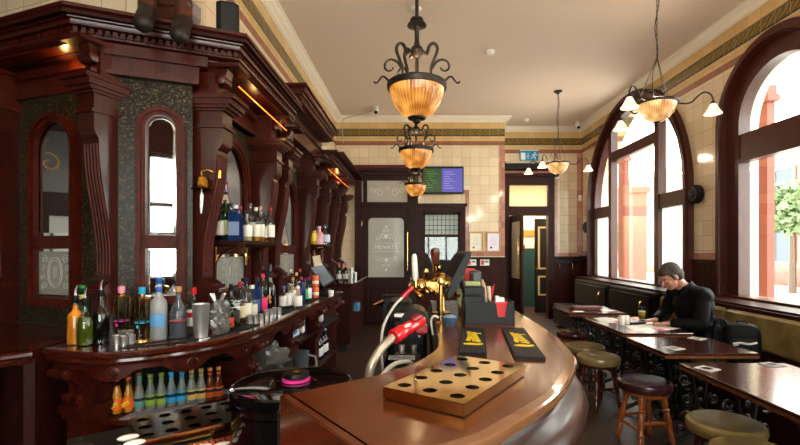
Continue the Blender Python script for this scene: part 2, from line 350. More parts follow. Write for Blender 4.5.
# right wall with three kinds of opening: (centre y, half width, spring z, rise, sill z)
WINS = [(7.42, 1.64, 2.33, 1.70, .95), (4.39, .78, 2.87, .78, .95), (1.9, .78, 2.87, .78, .95), (-.5, .78, 2.87, .78, .95)]
wr = MB(); ux, uz = (0, 1, 0), (0, 0, 1)
edges = sorted([(c-h, c+h, c, h, zs, r, sl) for c, h, zs, r, sl in WINS]); y = YN
for y0, y1, c, h, zs, r, sl in edges:
    wr.box(XR, XR+.4, y, y0, 0, ZC); wr.box(XR, XR+.4, y0, y1, 0, sl)
    arc = [(c-h*math.cos(PI*i/32), zs+r*math.sin(PI*i/32)) for i in range(33)]
    if zs+r > ZC-.06: arc = [(a, min(b, ZC-.06)) for a, b in arc]
    wr.ext([(y0, ZC)]+arc+[(y1, ZC)], (XR, 0, 0), ux, uz, (.4, 0, 0)); y = y1
wr.box(XR, XR+.4, y, 13, 0, ZC); wr.build('wall_right', TILY)['kind'] = 'structure'
MB().box(XL-.3, XS, YA, YA+.3, 2.43, ZC).box(XL-.3, -1.17, YA, YA+.3, 0, 2.43).box(.02, .08, YA, YA+.3, 0, 2.43).box(-1.17, .02, YA+.15, YA+.3, 0, 2.43).box(1.0, XS, YA, YA+.3, 0, 2.43).box(.08, 1.0, YA, YA+.3, 2.3, 2.43).box(.08, 1.0, YA, YA+.3, 0, 1.0).box(XS-.25, XS, YA+.3, YB+.3, 0, ZC).build('wall_back', TILX)['kind'] = 'structure'  # box behind the private door is added to block light leaking under it
MB().box(XS, 1.93, YB, YB+.3, 0, ZC).box(2.99, XR, YB, YB+.3, 0, ZC).box(1.93, 2.99, YB, YB+.3, 3.1, ZC).build('wall_back_recess', TILX)['kind'] = 'structure'
# left wall: along the back bar, then turning behind its canted near end
wl = MB(); wl.box(XL-.3, XL, 3.3, YA, 0, ZC); wl.build('wall_left', TILY)['kind'] = 'structure'
MB().prism([(XL, 3.3), (-2.05, 3.12), (-2.4, 3.17), (-4.6, 3.9), (-4.6, 4.3), (XL-.3, 4.3), (XL-.3, 3.3)], 0, ZC).build('wall_left_canted', TILX)['kind'] = 'structure'
MB().box(-4.9, -4.6, YN, 4.3, 0, ZC).build('wall_left_near', WAIN)['kind'] = 'structure'
wn = MB(); wn.box(-4.9, -1.1, YN-.3, YN, 0, ZC).box(2.3, 4, YN-.3, YN, 0, ZC).box(-1.1, 2.3, YN-.3, YN, 0, .9).box(-1.1, 2.3, YN-.3, YN, 3.3, ZC)
wn.build('wall_near', WAIN)['kind'] = 'structure'
g = S_empty('window_5', (.6, YN-.15, .9)); m_ = MB()
for x in (-1.1, -.25, .6, 1.45, 2.22): m_.box(x, x+.08, YN-.2, YN-.05, .9, 3.3)
m_.box(-1.1, 2.3, YN-.2, YN-.05, 2.3, 2.38).box(-1.1, 2.3, YN-.2, YN-.05, .9, .98).box(-1.1, 2.3, YN-.2, YN-.05, 3.22, 3.3)
m_.build('frame', MAHD, g, True); MB().box(-1.1, 2.3, YN-.12, YN-.115, .9, 3.3).build('pane', GLAS, g, True)
# cornices (white plaster) and pink border strips
pc = [(0, ZC), (.12, ZC), (.12, ZC-.018), (.095, ZC-.03), (.085, ZC-.05), (.04, ZC-.07), (.03, ZC-.085), (.012, ZC-.09), (.012, ZC-.105), (0, ZC-.105)]
room = [(XR, YN), (XR, YB), (XS, YB), (XS, YA), (XL, YA), (XL, 3.3), (-2.05, 3.12), (-2.4, 3.17), (-4.6, 3.9)]
MB().sweep(pc, room).build('trim_1', CORN)['kind'] = 'structure'
tr = MB()
def strip_x(y, x0, x1, z0, z1): tr.box(x0, x1, y-.008, y, z0, z1)
def strip_r(y0, y1, z0, z1): tr.box(XR-.008, XR, y0, y1, z0, z1)
strip_x(YA, 1.0, 1.08, 1.36, 2.6); strip_x(YA, 1.68, XS, 1.36, 3.565); strip_x(YA, 1.08, 1.68, 1.36, 1.45); strip_x(YA, .02, 1.08, 2.6, 2.68)
strip_x(YB, 3.0, 3.08, 1.34, 3.565); strip_x(YB, 3.5, XR, 1.34, 3.565); strip_x(YB, 3.08, 3.5, 1.34, 1.42); strip_x(YB, XS, 3.0, 3.12, 3.2)
strip_r(YB-.09, YB, 1.36, 3.565); strip_r(9.2, YB-.09, 1.36, 1.45); strip_r(5.17, 5.25, 1.36, 2.9); strip_r(5.25, 5.75, 1.36, 1.45)
tr.box(XL, XL+.008, 8.68, YA, 1.3, 3.565)
tr.build('trim_2', PINK)['kind'] = 'structure'
# wainscot with rails
ws = MB()
def wains_x(y, x0, x1, z1):
    n = max(1, int((x1-x0)/.09)); ws.box(x0, x1, y-.015, y, .0, z1)
    for i in range(n): a = x0+(x1-x0)*i/n; ws.box(a+.004, a+(x1-x0)/n-.004, y-.022, y-.012, .14, z1-.04)
    ws.box(x0, x1, y-.05, y, z1-.035, z1); ws.box(x0, x1, y-.035, y, 0, .14)
def wains_r(y0, y1, z1):
    n = max(1, int((y1-y0)/.09)); ws.box(XR-.015, XR, y0, y1, 0, z1)
    for i in range(n): a = y0+(y1-y0)*i/n; ws.box(XR-.022, XR-.012, a+.004, a+(y1-y0)/n-.004, .14, z1-.04)
    ws.box(XR-.05, XR, y0, y1, z1-.035, z1)
wains_x(YA, 1.02, XS+.02, 1.34); wains_x(YA, .07, 1.0, 1.0); wains_x(YB, 2.99, XR, 1.34); wains_r(9.1, YB, 1.36); wains_r(5.2, 5.78, 1.37); wains_r(YN, 8.9, .93)
ws.build('trim_3', WAIN)['kind'] = 'structure'

g = S_empty('glass_screen', (-4.6, 2.6, 0))  # etched screen on the unseen wall, added for the near mirror to reflect
MB().box(-4.6, -4.55, 1.7, 3.5, 1.1, 1.2).box(-4.6, -4.55, 1.7, 3.5, 1.85, 2.1).box(-4.6, -4.55, 1.7, 3.5, 2.75, 2.9).box(-4.6, -4.55, 1.7, 1.85, 0, 2.9).box(-4.6, -4.55, 3.35, 3.5, 0, 2.9).box(-4.6, -4.54, 2.55, 2.65, 1.1, 1.85).build('frame', MAHD, g, True)
MB().box(-4.6, -4.58, 1.85, 3.35, 2.1, 2.75).build('dark_pane', mat('dark_etched', '#20262a', .25), g, True); MB().box(-4.6, -4.58, 1.85, 3.35, 1.2, 1.85).build('pane', mat('lit_frosted', '#cfd4d2', .6), g, True)
m_ = MB()
for yy in (2.2, 2.55, 2.9): m_.tube([(-4.57, yy+.12*(1-.8*i/20)*math.cos(8*i/20), 2.4+.12*(1-.8*i/20)*math.sin(8*i/20)) for i in range(21)], .012, 5)
m_.build('gilt_scrolls', pm('#b3935a'), g, True)
# windows on the right wall
def win(idx, c, h, zs, r, sl, triple):
    g = S_empty('window_%d' % idx, (XR, c, sl)); xo = (XR-.07, 0, 0)
    def arc(hh, rr, n=32, z0=sl): return [(c-hh, z0)]+[(c-hh*math.cos(PI*i/n), zs+rr*math.sin(PI*i/n)) for i in range(n+1)]+[(c+hh, z0)]
    MB().ring(arc(h+.05, r+.05), arc(h-.05, r-.05), xo, ux, uz, (.07, 0, 0), closed=False).ring(arc(h+.015, r+.015), arc(h-.04, r-.04), (XR-.095, 0, 0), ux, uz, (.03, 0, 0), closed=False).build('architrave', WINW, g, True)
    f = MB().ring(arc(h, r), arc(h-.17 if triple else h-.23, r-.17 if triple else r-.23), (XR+.0, 0, 0), ux, uz, (.13, 0, 0), closed=False)
    f.box(XR-.06, XR+.14, c-h, c+h, sl-.03, sl+.03)
    if triple:
        for s in (-1, 1):
            y = c+s*.79; top = zs+(r-.1)*math.sqrt(max(0, 1-(.79/(h-.1))**2)); f.box(XR, XR+.12, y-.06, y+.06, sl, top)
            a, b = (c-h+.1, c-.85) if s < 0 else (c+.85, c+h-.1); f.box(XR+.01, XR+.11, a, b, 2.1, 2.31)
        f.box(XR+.01, XR+.11, c-.79, c+.79, 3.1, 3.27)
    else: f.box(XR+.012, XR+.11, c-h+.2, c+h-.2, 2.49, 2.77).box(XR-.008, XR+.11, c-h+.2, c+h-.2, 2.46, 2.49)
    f.build('window_frame', WINW, g, True)
    hi, ri = h-.1, r-.1
    if triple:
        clear = [(c-.8, sl), (c-.8, zs+ri*math.sqrt(1-(.8/hi)**2))]+[(c+hi*math.cos(PI-t), zs+ri*math.sin(PI-t)) for t in [math.acos(.8/hi)+(PI-2*math.acos(.8/hi))*i/12 for i in range(13)]]+[(c+.8, sl)]
        MB().ext(clear, (XR+.06, 0, 0), ux, uz, (.006, 0, 0)).build('pane', GLAS, g, True)
        for s in (-1, 1):
            poly = [(c+s*.8, 2.2)]+[(c+s*hi*math.cos(t), zs+ri*math.sin(t)) for t in [math.acos(.8/hi)*(1-i/8) for i in range(9)]]+[(c+s*hi, 2.2)]
            MB().ext(poly, (XR+.06, 0, 0), ux, uz, (.006, 0, 0)).build('side_light', GLAS, g, True)
            a, b = sorted((c+s*.8, c+s*hi)); MB().box(XR+.055, XR+.061, a, b, sl, 2.2).build('etched_pane', FRST, g, True)
    else: MB().ext(arc(hi, ri), (XR+.06, 0, 0), ux, uz, (.006, 0, 0)).build('pane', GLAS, g, True)
    return g
for i, (c, h, zs, r, sl) in enumerate(WINS): win(i+1, c, h, zs, r, sl, i == 0)
MB().box(3.22, XR+.02, YN, 8.9, .93, .955).build('trim_4', MAHD)['kind'] = 'structure'     # ledge behind the bench

# outside: pale street, red building, stone piers, trees
MB().box(3.99, 60, -30, 70, -.6, -.5).build('street', mat('pale_paving', '#c9c4bc', .8))['kind'] = 'structure'
REDB = tiled('red_brick', '#743426', '#7e3e2e', '#7a5848', .3); REDS = mat('red_terracotta', '#7c3f32', .7)
def ext_building(name, label, x0, x1, y0, y1, h, mt, fl):
    g = T(name, label, 'building', ((x0+x1)/2, (y0+y1)/2, -.5)); MB().box(x0, x1, y0, y1, -.5, h).build('wall', mt, g, True)
    MB().box(x0-.2, x1, y0-.2, y1, h-.5, h).build('parapet', pm('#d8c7b4'), g, True)
    n = int((y1-y0)/2.6)
    for k in range(fl):
        for i in range(n):
            yy = y0+1.0+i*2.6; z = .8+k*3.2
            o = MB().ring([(yy-.08, z-.08), (yy+1.28, z-.08), (yy+1.28, z+1.88), (yy-.08, z+1.88)], [(yy, z), (yy+1.2, z), (yy+1.2, z+1.8), (yy, z+1.8)], (x0-.08, 0, 0), ux, uz, (.1, 0, 0)).build('window', pm('#8d8880'), g, True)
            MB().box(x0-.03, x0, yy, yy+1.2, z, z+1.8).build('window_pane', pm('#3c4650', .1), o, True)
    return g
ext_building('office_building', 'long red brick building across the street seen through the windows', 20, 26, 12, 52, 8, REDB, 2)
for (yy, lab) in ((9.25, 'red stone pier just outside the arched window, farther one'), (5.57, 'red stone pier just outside between the two windows')):
    g = T('stone_pier', lab, 'pier', (4.35, yy, -.5)); MB().box(4.3, 4.39, yy-.15, yy+.15, -.5, 3.3).build('shaft', REDS, g, True)
    MB().box(4.27, 4.42, yy-.2, yy+.2, 3.3, 3.38).box(4.285, 4.405, yy-.17, yy+.17, 3.38, 3.5).build('capital', REDS, g, True); MB().box(4.27, 4.42, yy-.19, yy+.19, -.5, -.1).build('base', REDS, g, True)
g = T('gatepost', 'stubby red pier standing out in the bright street', 'pier', (8.0, 16.1, -.5)); MB().box(7.75, 8.25, 15.8, 16.4, -.5, 3.5).build('shaft', REDS, g, True); MB().box(7.68, 8.32, 15.7, 16.5, 3.5, 3.7).build('cap', REDS, g, True)
def tree(lab, x, y, r, h, n=900):
    g = T('tree', lab, 'tree', (x, y, -.5)); MB().rod((x, y, -.5), (x, y, h), [(.16, 0), (.09, 1)], 8).build('trunk', pm('#4a3a2c'), g, True)
    m = MB()
    for i in range(n):
        t = random.uniform(0, 2*PI); p = math.acos(random.uniform(-1, 1)); rr = r*random.uniform(.55, 1)
        c = Vector((x+rr*math.sin(p)*math.cos(t), y+rr*math.sin(p)*math.sin(t), h+.85*rr*math.cos(p)+.2*math.sin(5*t)))
        a = Vector((random.uniform(-1, 1), random.uniform(-1, 1), random.uniform(-1, 1)))*.2; b = a.cross(Vector((random.uniform(-1, 1), 1, random.uniform(-1, 1)))).normalized()*.1
        m.add([c-a, c+b, c+a, c-b], [(0, 1, 2, 3)])
    m.build('crown', pm('#6d7f58'), g, True)
tree('small leafy green tree out in the street beyond the arched window', 10.0, 21.5, .65, 2.0, 500)
tree('large pale tree in the street beyond the nearest window', 17.0, 20.0, 1.25, 3.3, 1100)

# ================================================================= BACK WALL
def bx(px): return (px-415)*YA/F
def bz(py): return 1.5+(249-py)*YA/F
def rx(px): return (px-415)*YB/F
def rz_(py): return 1.5+(249-py)*YB/F
# private door (door_1)
g = S_empty('door_1', (-.575, YA, 0))
m = MB().box(-1.19, -1.06, YA-.08, YA+.1, 0, 3.0).box(-.08, .06, YA-.08, YA+.1, 0, 3.0).box(-1.06, -.08, YA-.06, YA+.1, 2.36, 2.43).box(-1.06, -.08, YA-.06, YA+.1, 2.86, 2.95)
m.box(-1.28, .1, YA-.13, YA, 2.95, 3.02).box(-1.32, .14, YA-.18, YA, 3.02, 3.08).box(-1.03, -.95, YA-.04, YA+.05, 2.43, 2.86).box(-.15, -.08, YA-.04, YA+.05, 2.43, 2.86)
m.build('frame', MAHD, g, True)
MB().box(-1.3, -.06, YA-.1, YA, 3.08, 3.16).build('tile_cap', pm('#5b1a1c', .2), g, True)
FROS = mat('frosted_door_glass', '#aea79b', .35, coat=.2); FLIT = mat('etched_pattern', '#e6e4de', .5); ETL = mat('faint_etching', '#b0b0a8', .5)
MB().box(-.95, -.15, YA-.012, YA-.004, 2.43, 2.86).build('transom_pane', FROS, g, True)
m = MB().box(-1.06, -.93, YA-.03, YA+.03, .02, 2.36).box(-.22, -.08, YA-.03, YA+.03, .02, 2.36).box(-.93, -.22, YA-.03, YA+.03, 2.12, 2.36).box(-.93, -.22, YA-.03, YA+.03, .02, .14).box(-.93, -.22, YA-.03, YA+.03, .72, .94).box(-.6, -.55, YA-.03, YA+.03, .14, .72)
m.box(-.93, -.22, YA, YA+.02, .14, .72).box(-.88, -.65, YA-.02, YA, .2, .66).box(-.5, -.27, YA-.02, YA, .2, .66)
for sx, x in ((1, -.93), (-1, -.22)):     # rounded upper corners of the glass
    m.ext([(x, 2.12), (x+sx*.09, 2.12)]+[(x+sx*(.09-.09*math.sin(a)), 2.12-.09+.09*math.cos(a)) for a in [PI/2*i/6 for i in range(1, 7)]], (0, YA-.03, 0), (1, 0, 0), uz, (0, .05, 0))
lf = m.build('door_leaf', MAHD, g, True)
MB().box(-.95, -.2, YA+.0, YA+.01, .92, 2.14).build('glass', FROS, lf, True)
e = MB()
def curl(m, cx, cz, r, y, s=1, turns=1.3, tr_=.006, a0=0, seg=5, n=22):
    m.tube([(cx+s*r*(1-.75*i/n)*math.cos(a0+turns*2*PI*i/n), y, cz+r*(1-.75*i/n)*math.sin(a0+turns*2*PI*i/n)) for i in range(n+1)], tr_, seg)
for dz, k in ((1.75, 1), (1.28, -1)):
    for s in (-1, 1):
        curl(e, -.575+s*.07, dz+k*.0, .055, YA-.004, s, 1.2, .007, .5*k); curl(e, -.575+s*.17, dz-k*.04, .05, YA-.004, s, 1.1, .007, 2*k); curl(e, -.575+s*.045, dz+k*.11, .035, YA-.004, s, 1.1, .006, 1*k)
    e.ell((-.575, YA-.002, dz+k*.19), (.018, .006, .03)); e.ell((-.575, YA-.002, dz+k*.0), (.03, .006, .05))
e.box(-.84, -.31, YA-.006, YA-.002, 1.445, 1.452).box(-.84, -.31, YA-.006, YA-.002, 1.615, 1.622)
e.build('etching', FLIT, lf, True)
text_obj('lettering', 'PRIVATE', .125, FLIT, lf, frame((-.575, YA-.004, 1.53), (1, 0, 0), (0, 0, 1), (0, -1, 0)))
e = MB()
for s in (-1, 1): curl(e, -.55+s*.16, 2.62, .09, YA-.014, s, 1.3, .005); curl(e, -.55+s*.29, 2.66, .06, YA-.014, s, 1.2, .005)
curl(e, -.55, 2.7, .05, YA-.014, 1, 1, .006); e.build('transom_etching', FLIT, g, True)
MB().tube([(-.15, YA-.03, 1.05), (-.15, YA-.075, 1.07), (-.15, YA-.075, 1.83), (-.15, YA-.03, 1.85)], .012, 8).build('door_handle', GOLD, lf, True)
MB().box(-1.07, -1.05, YA-.045, YA-.02, 1.95, 2.05).box(-1.07, -1.05, YA-.045, YA-.02, .3, .4).build('hinge', GOLD, lf, True)
# internal window with leaded lights (window_6)
g = S_empty('window_6', (.54, YA, 1))
m = MB().ring([(.06, .0), (.06, 2.34), (1.0, 2.34), (1.0, 0)], [(.16, 1.0), (.16, 2.24), (.9, 2.24), (.9, 1.0)], (0, YA-.07, 0), (1, 0, 0), uz, (0, .17, 0), closed=False)
m.box(.16, .9, YA-.06, YA+.05, .95, 1.03).box(.16, .2, YA-.03, YA+.05, 1.0, 2.24).box(.86, .9, YA-.03, YA+.05, 1.0, 2.24).box(.16, .9, YA-.03, YA+.04, 2.18, 2.24).box(.03, 1.03, YA-.1, YA, 2.34, 2.4).box(.16, .9, YA-.04, YA+.04, 1.74, 1.79)
m.build('frame', MAHD, g, True)
m = MB()
for i in range(9): x = .2+.66*i/8; m.box(x-.005, x+.005, YA, YA+.01, 1.79, 2.18)
for z in (1.88, 1.97, 2.08): m.box(.2, .86, YA, YA+.01, z-.005, z+.005)
m.build('lead_bars', IRON, g, True)
MB().box(.2, .86, YA+.012, YA+.018, 1.79, 2.18).build('leaded_glass', thin_glass('pale_leaded_glass', '#cdd6c4', .2, 1, .6), g, True)
MB().box(.2, .86, YA+.03, YA+.034, 1.03, 1.74).build('pane', GLAS, g, True)
MB().box(-.2, 1.3, YA+.3, YA+2.2, -.0, 2.6).build('wall_snug', mat('snug_wall', '#4a4640', .6))['kind'] = 'structure'
for o in [bpy.data.objects['wall_snug']]:
    o.data.polygons.foreach_set('use_smooth', [False]*6)
bm = bmesh.new(); bm.from_mesh(bpy.data.objects['wall_snug'].data)
bmesh.ops.delete(bm, geom=[f for f in bm.faces if f.calc_center_median().y < YA+.31], context='FACES_ONLY'); bm.to_mesh(bpy.data.objects['wall_snug'].data); bm.free()
area('snug_lamp', (.5, YA+1.2, 2.5), (.5, YA+1.2, 0), .8, .8, 6, (1, .93, .85))
# recess door (door_2): frame, transom, open glazed leaf; passage beyond
g = S_empty('door_2', (2.46, YB, 0))
MB().box(1.93, 2.03, YB-.07, YB+.1, 0, 3.1).box(2.86, 3.0, YB-.07, YB+.1, 0, 3.1).box(2.03, 2.86, YB-.06, YB+.1, 2.22, 2.42).box(2.03, 2.86, YB-.06, YB+.1, 2.88, 3.1).box(1.9, 3.03, YB-.12, YB, 3.05, 3.12).build('frame', MAHD, g, True)
MB().box(2.03, 2.86, YB+.01, YB+.02, 2.42, 2.88).build('transom_pane', thin_glass('transom_glass', '#efdfc4', .2, 1, .5), g, True)
lM = frame((2.03, YB-.05, 0), Vector((.087, -.996, 0)).normalized(), Vector((.996, .087, 0)).normalized())
m = MB(); m.M = lM; m.box(0, .11, 0, .045, .02, 2.2).box(.68, .8, 0, .045, .02, 2.2).box(.11, .68, 0, .045, 2.06, 2.2).box(.11, .68, 0, .045, .02, .9).box(.18, .61, -.012, 0, .15, .78); lf = m.build('door_leaf', MAHD, g, True)
m = MB(); m.M = lM; m.box(.11, .68, .015, .03, .9, 2.06).build('glass', mat('cream_frosted', '#cfcabb', .35), lf, True)
m = MB(); m.M = lM; m.tube([(.74, 0, .95), (.74, -.05, .97), (.74, -.05, 1.75), (.74, 0, 1.77)], .012, 8).build('door_handle', GOLD, lf, True)
MB().box(1.5, 1.93, 10.0, 11.6, 0, 3.3).build('wall_passage_left', pm('#d6c09a'))['kind'] = 'structure'
MB().box(1.5, 3.6, 11.6, 11.8, 0, 3.3).build('wall_passage_end', pm('#d8c6a5'))['kind'] = 'structure'
o = MB().box(1.94, 3.5, 11.56, 11.6, 0, 1.52).build('trim_5', pm('#1e3a35', .3)); o['kind'] = 'structure'
o = MB().box(1.94, 3.5, 11.56, 11.6, 1.84, 1.99).build('trim_6', pm('#b0702c', .3)); o['kind'] = 'structure'
MB().box(1.9, 3.6, 9.7, 11.6, 3.15, 3.3).build('ceiling_passage', PLAS)['kind'] = 'structure'
g = S_empty('door_3', (2.95, 10.4, 0))
dM = frame((2.78, 10.3, 0), Vector((1, 0, 0)), Vector((0, 1, 0)))
m = MB(); m.M = dM; m.box(0, .42, 0, .05, .02, 2.2); lf = m.build('door_leaf', pm('#101214', .3), g, True)
m = MB(); m.M = dM
for a, b in ((.42, .88), (1.03, 2.02)):
    m.ring([(.07, a), (.07, b), (.35, b), (.35, a)], [(.115, a+.04), (.115, b-.04), (.305, b-.04), (.305, a+.04)], (0, -.012, 0), (1, 0, 0), uz, (0, .02, 0))
m.build('gilt_moulding', CRM, lf, True)
MB().ell((2.815, 10.27, 1.05), (.02, .03, .02)).build('door_knob', GOLD, lf, True)
o = MB().box(2.52, 2.75, 11.545, 11.56, 1.52, 1.8).build('notice', PAPR); tag(o, 'white notice with red print on the passage wall beyond the open door', 'notice')
MB().box(2.56, 2.66, 11.54, 11.545, 1.6, 1.72).build('red_block', pm('#c0272d'), o)
tag(MB().box(2.7, 2.86, 11.53, 11.56, 1.5, 1.6).build('fire_call_box', pm('#a8121a')), 'small red box on the passage wall under the notice', 'box')
# exit sign
g = T('exit_sign', 'blue and white running-man exit sign on the tiled wall', 'sign', (rx(529), YB, rz_(156)))
MB().box(-.2, .2, -.03, 0, -.1, .11).build('board', pm('#2484ba', .3), g); sg = pm('#e8f2f6', .4)
MB().box(-.2, .2, -.032, 0, .11, .125).build('housing', sg, g)
MB().box(-.185, -.085, -.034, -.03, -.085, .065).build('door_symbol', sg, g)
MB().box(-.045, -.01, -.034, -.03, -.07, .06).box(-.065, .01, -.034, -.03, -.02, .01).build('arrow_symbol', pm('#9fd0e8'), g)
m = MB(); m.ell((.115, -.034, .06), (.018, .004, .018), seg=10, rings=6)
for a, b in (((.115, .035), (.09, -.015)), ((.09, -.015), (.13, -.04)), ((.13, -.04), (.12, -.08)), ((.09, -.015), (.06, -.05)), ((.06, -.05), (.03, -.05)), ((.11, .03), (.15, .01)), ((.15, .01), (.17, .03)), ((.11, .03), (.07, .02)), ((.07, .02), (.06, -.01))):
    m.tube([(a[0], -.034, a[1]), (b[0], -.034, b[1])], .009, 6)
m.build('running_figure', sg, g)
g = T('roller_screen_box', 'long black box over the open doorway under the exit sign', 'screen box', (2.38, YB, 3.26))
MB().box(-.46, .5, -.12, 0, -.075, .075, bev=.02).build('casing', BLK, g); MB().box(-.46, -.44, -.1, 0, .075, .11).box(.3, .32, -.1, 0, .075, .11).build('bracket', IRON, g)
# television
g = T('television', 'wall television showing a green and purple listing screen', 'television', (bx(442.5), YA-.1, bz(181)))
MB().box(-.41, .41, -.03, .02, -.27, .27, bev=.008).build('casing', BLK, g)
MB().box(-.385, -.02, -.034, -.03, -.235, .225).build('screen', glow('screen_green', '#123f14', .1), g)
MB().box(-.02, .385, -.034, -.03, -.235, .225).build('screen_right', glow('screen_purple', '#4a48a8', .28), g)
m = MB()
for i in range(8): m.box(.02, .18+.06*math.sin(i*2.1), -.036, -.034, .15-.045*i, .162-.045*i)
m.build('listing_text', glow('screen_text', '#8880c0', .35), g); m = MB()
for i in range(8): m.box(-.33, -.16+.06*math.sin(i*1.7), -.036, -.034, .16-.045*i, .172-.045*i)
m.box(-.385, -.36, -.036, -.034, .2, .222).build('listing_text_green', glow('screen_text2', '#3f7a2a', .25), g)
MB().box(-.1, .1, .02, .1, -.1, .1).build('wall_bracket', IRON, g)
# framed certificates and small signs
for px, lab, col, seal in ((476, 'framed certificate with a cream sheet nearer the leaded window', '#efe6cf', '#77736c'), (493.5, 'framed certificate with a lilac-tinted sheet and dark red seal', '#e6dcec', '#6c1a2c')):
    g = T('framed_certificate', lab, 'certificate', (bx(px), YA, bz(242)))
    MB().ring([(-.14, -.2), (-.14, .2), (.14, .2), (.14, -.2)], [(-.12, -.175), (-.12, .175), (.12, .175), (.12, -.175)], (0, -.025, 0), (1, 0, 0), uz, (0, .025, 0)).build('frame', pm('#b98a4a'), g)
    MB().box(-.12, .12, -.012, 0, -.175, .175).build('certificate', pm(col), g)
    m = MB()
    for i in range(7): m.box(-.06, .06, -.014, -.012, .1-.025*i, .104-.025*i)
    m.build('print_lines', pm('#a9a3a3'), g); MB().cyl(.022, 0, .003, seg=16, M=Matrix.Rotation(PI/2, 3, 'X')).build('seal', pm(seal), g).location = (-.05, -.012, -.11)
for px, lab in ((471.5, 'small white notice with red and green print beside the hatch, below the cream certificate'), (484.5, 'small white notice with red and green print below the lilac certificate')):
    g = T('notice_card', lab, 'notice', (bx(px), YA-.03, bz(262.5)))
    MB().box(-.09, .09, -.006, 0, -.06, .06).build('card', PAPR, g); MB().box(-.075, -.015, -.009, -.006, -.045, .045).build('red_panel', pm('#d24a4a'), g); MB().box(.0, .075, -.009, -.006, .0, .035).build('green_panel', pm('#4a9a6a'), g)
# coat rail
g = T('coat_rail', 'black coat rail with brass hooks on the wainscot in the far corner', 'coat rail', (3.27, YB-.03, 1.21))
MB().box(-.26, .26, -.05, 0, -.02, .02).box(-.28, .28, -.13, 0, .02, .045).build('board', BLK, g)
for x in (-.17, .1): MB().tube([(x, -.05, .0), (x, -.07, -.06), (x, -.075, -.12), (x, -.1, -.15), (x, -.12, -.12)], .011, 8).build('hook', GOLD, g)
# cctv cameras, smoke detectors, ceiling roses come with lamps
def cctv(lab, loc, ceil=True, dirx=0):
    g = T('cctv_camera', lab, 'camera', loc)
    MB().cyl(.05, -.02, 0, seg=16).build('mount', WHT, g); MB().rod((0, 0, -.07), (dirx, -.05, -.12), [(.05, -.4), (.055, .2), (.05, 1.1), (.0, 1.1)], 16).ell((0, 0, -.06), (.055, .055, .05)).build('housing', WHT, g)
    MB().rod((dirx, -.05, -.12), (dirx*1.5, -.075, -.145), [(.035, 0), (.035, .2), (0, .25)], 14).build('lens', BLK, g)
cctv('white security camera at the ceiling above the private door end', (-.72, 8.2, ZC)); cctv('white security camera in the ceiling corner above the coat rail', (3.37, 9.2, ZC))
for p, lab in (((1.0, 5.9, ZC), 'white smoke detector on the ceiling behind the first hanging bowl lamp'), ((2.25, 9.0, ZC), 'low white disc detector on the ceiling near the recess wall')):
    g = T('smoke_detector', lab, 'smoke detector', p); MB().lathe([(.06, 0), (.06, -.02), (.045, -.03), (.04, -.055), (0, -.06)], 20).build('body', WHT, g)
# cable along the cornice to the camera
tag(MB().tube(smooth_path([(-1.42, 8.8, 3.6), (-1.43, 8.76, 4.0), (-1.3, 8.7, 4.08), (-.95, 8.5, 4.1), (-.72, 8.25, 4.1)]), .008, 6).build('cable', pm('#a59c90')), 'thin cable running up the corner to the security camera', 'cable')
for yy, lab in ((5.62, 'round black speaker on the tiles between the two big windows'), (9.22, 'round black speaker on the tiles at the far corner beside the arched window')):
    g = T('wall_speaker', lab, 'speaker', (XR, yy, 1.5+56/444*yy*.98 if yy < 6 else 1.95))
    MB().rod((0, 0, 0), (-.09, 0, 0), [(.1, 0), (.12, .2), (.12, .7), (.09, 1), (0, 1)], 20).build('housing', BLK, g); MB().rod((-.09, 0, 0), (-.11, 0, 0), [(.05, 0), (.03, 1), (0, 1)], 16).build('cone', GREY, g)
g = T('light_switch', 'small white switch on the pink corner tiles', 'switch', (3.58, YB-.008, 1.5+51/444*9.6)); MB().box(-.045, .045, -.02, 0, -.06, .06).build('plate', WHT, g)

# ================================================================= BACK BAR
v2 = lambda a: Vector((a[0], a[1]))
dR = Vector((.927, .375)).normalized(); dL = Vector((-.942, .335)).normalized()
nR = Vector((dR.y, -dR.x)); nL = Vector((-dL.y, dL.x)); nL = nL if nL.y < 0 else -nL
C0 = Vector((-1.985, 2.496)); C1 = Vector((-1.093, 2.885)); CX = -1.093
P0 = Vector((-1.887, 2.789)); PR = Vector((-1.81, 2.70)); XW = -1.52
scr = T('back_bar_screen', 'tall carved mahogany back bar with arched mirrors, pilasters and dentil cornice', 'back bar', (-1.5, 5.5, 1.0))
def cor(path, zt, z0):      # crown moulding, dentils and soffit; returns nothing
    k = zt
    prof = [(0, k), (0, k-.02), (.01, k-.024), (.022, k-.04), (.026, k-.05), (.032, k-.052), (.035, k-.066), (.055, k-.07), (.058, k-.085), (.05, k-.088), (.054, k-.098), (.115, k-.102), (.115, k-.142), (.06, k-.145), (.064, k-.155), (.085, k-.165), (.11, k-.17), (.11, k-.18)]
    return prof
def cornice(nm, path, zt, depth, cap=True):
    pr = cor(path, zt, 0)+[(depth, zt-.18), (depth, zt)]
    o = MB().sweep(pr, path, cap=cap).build(nm, MAHR, scr, True)
    d = MB()
    for i in range(len(path)-1):
        a, b = offset(path, .066)[i], offset(path, .066)[i+1]; t = (b-a); n = max(1, int(t.length/.038)); u = t/n
        nn = Vector((-t.y, t.x)).normalized()
        for k in range(n):
            q = a+u*(k+.2); r = q+u*.55
            d.prism([q, r, r+nn*.03, q+nn*.05], zt-.138, zt-.106)
    d.build('dentil_course', MAHR, o, True)
    return o
CL = C0+dL*2.4
pathA = [CL, C0, C1, Vector((CX, 4.3))]
cornice('cornice', pathA, 2.9, .28)
cornice('raised_cornice', [Vector((-1.55, 4.4)), Vector((-1.075, 4.4)), Vector((-1.075, 6.25)), Vector((-1.55, 6.25))], 3.15, .22)
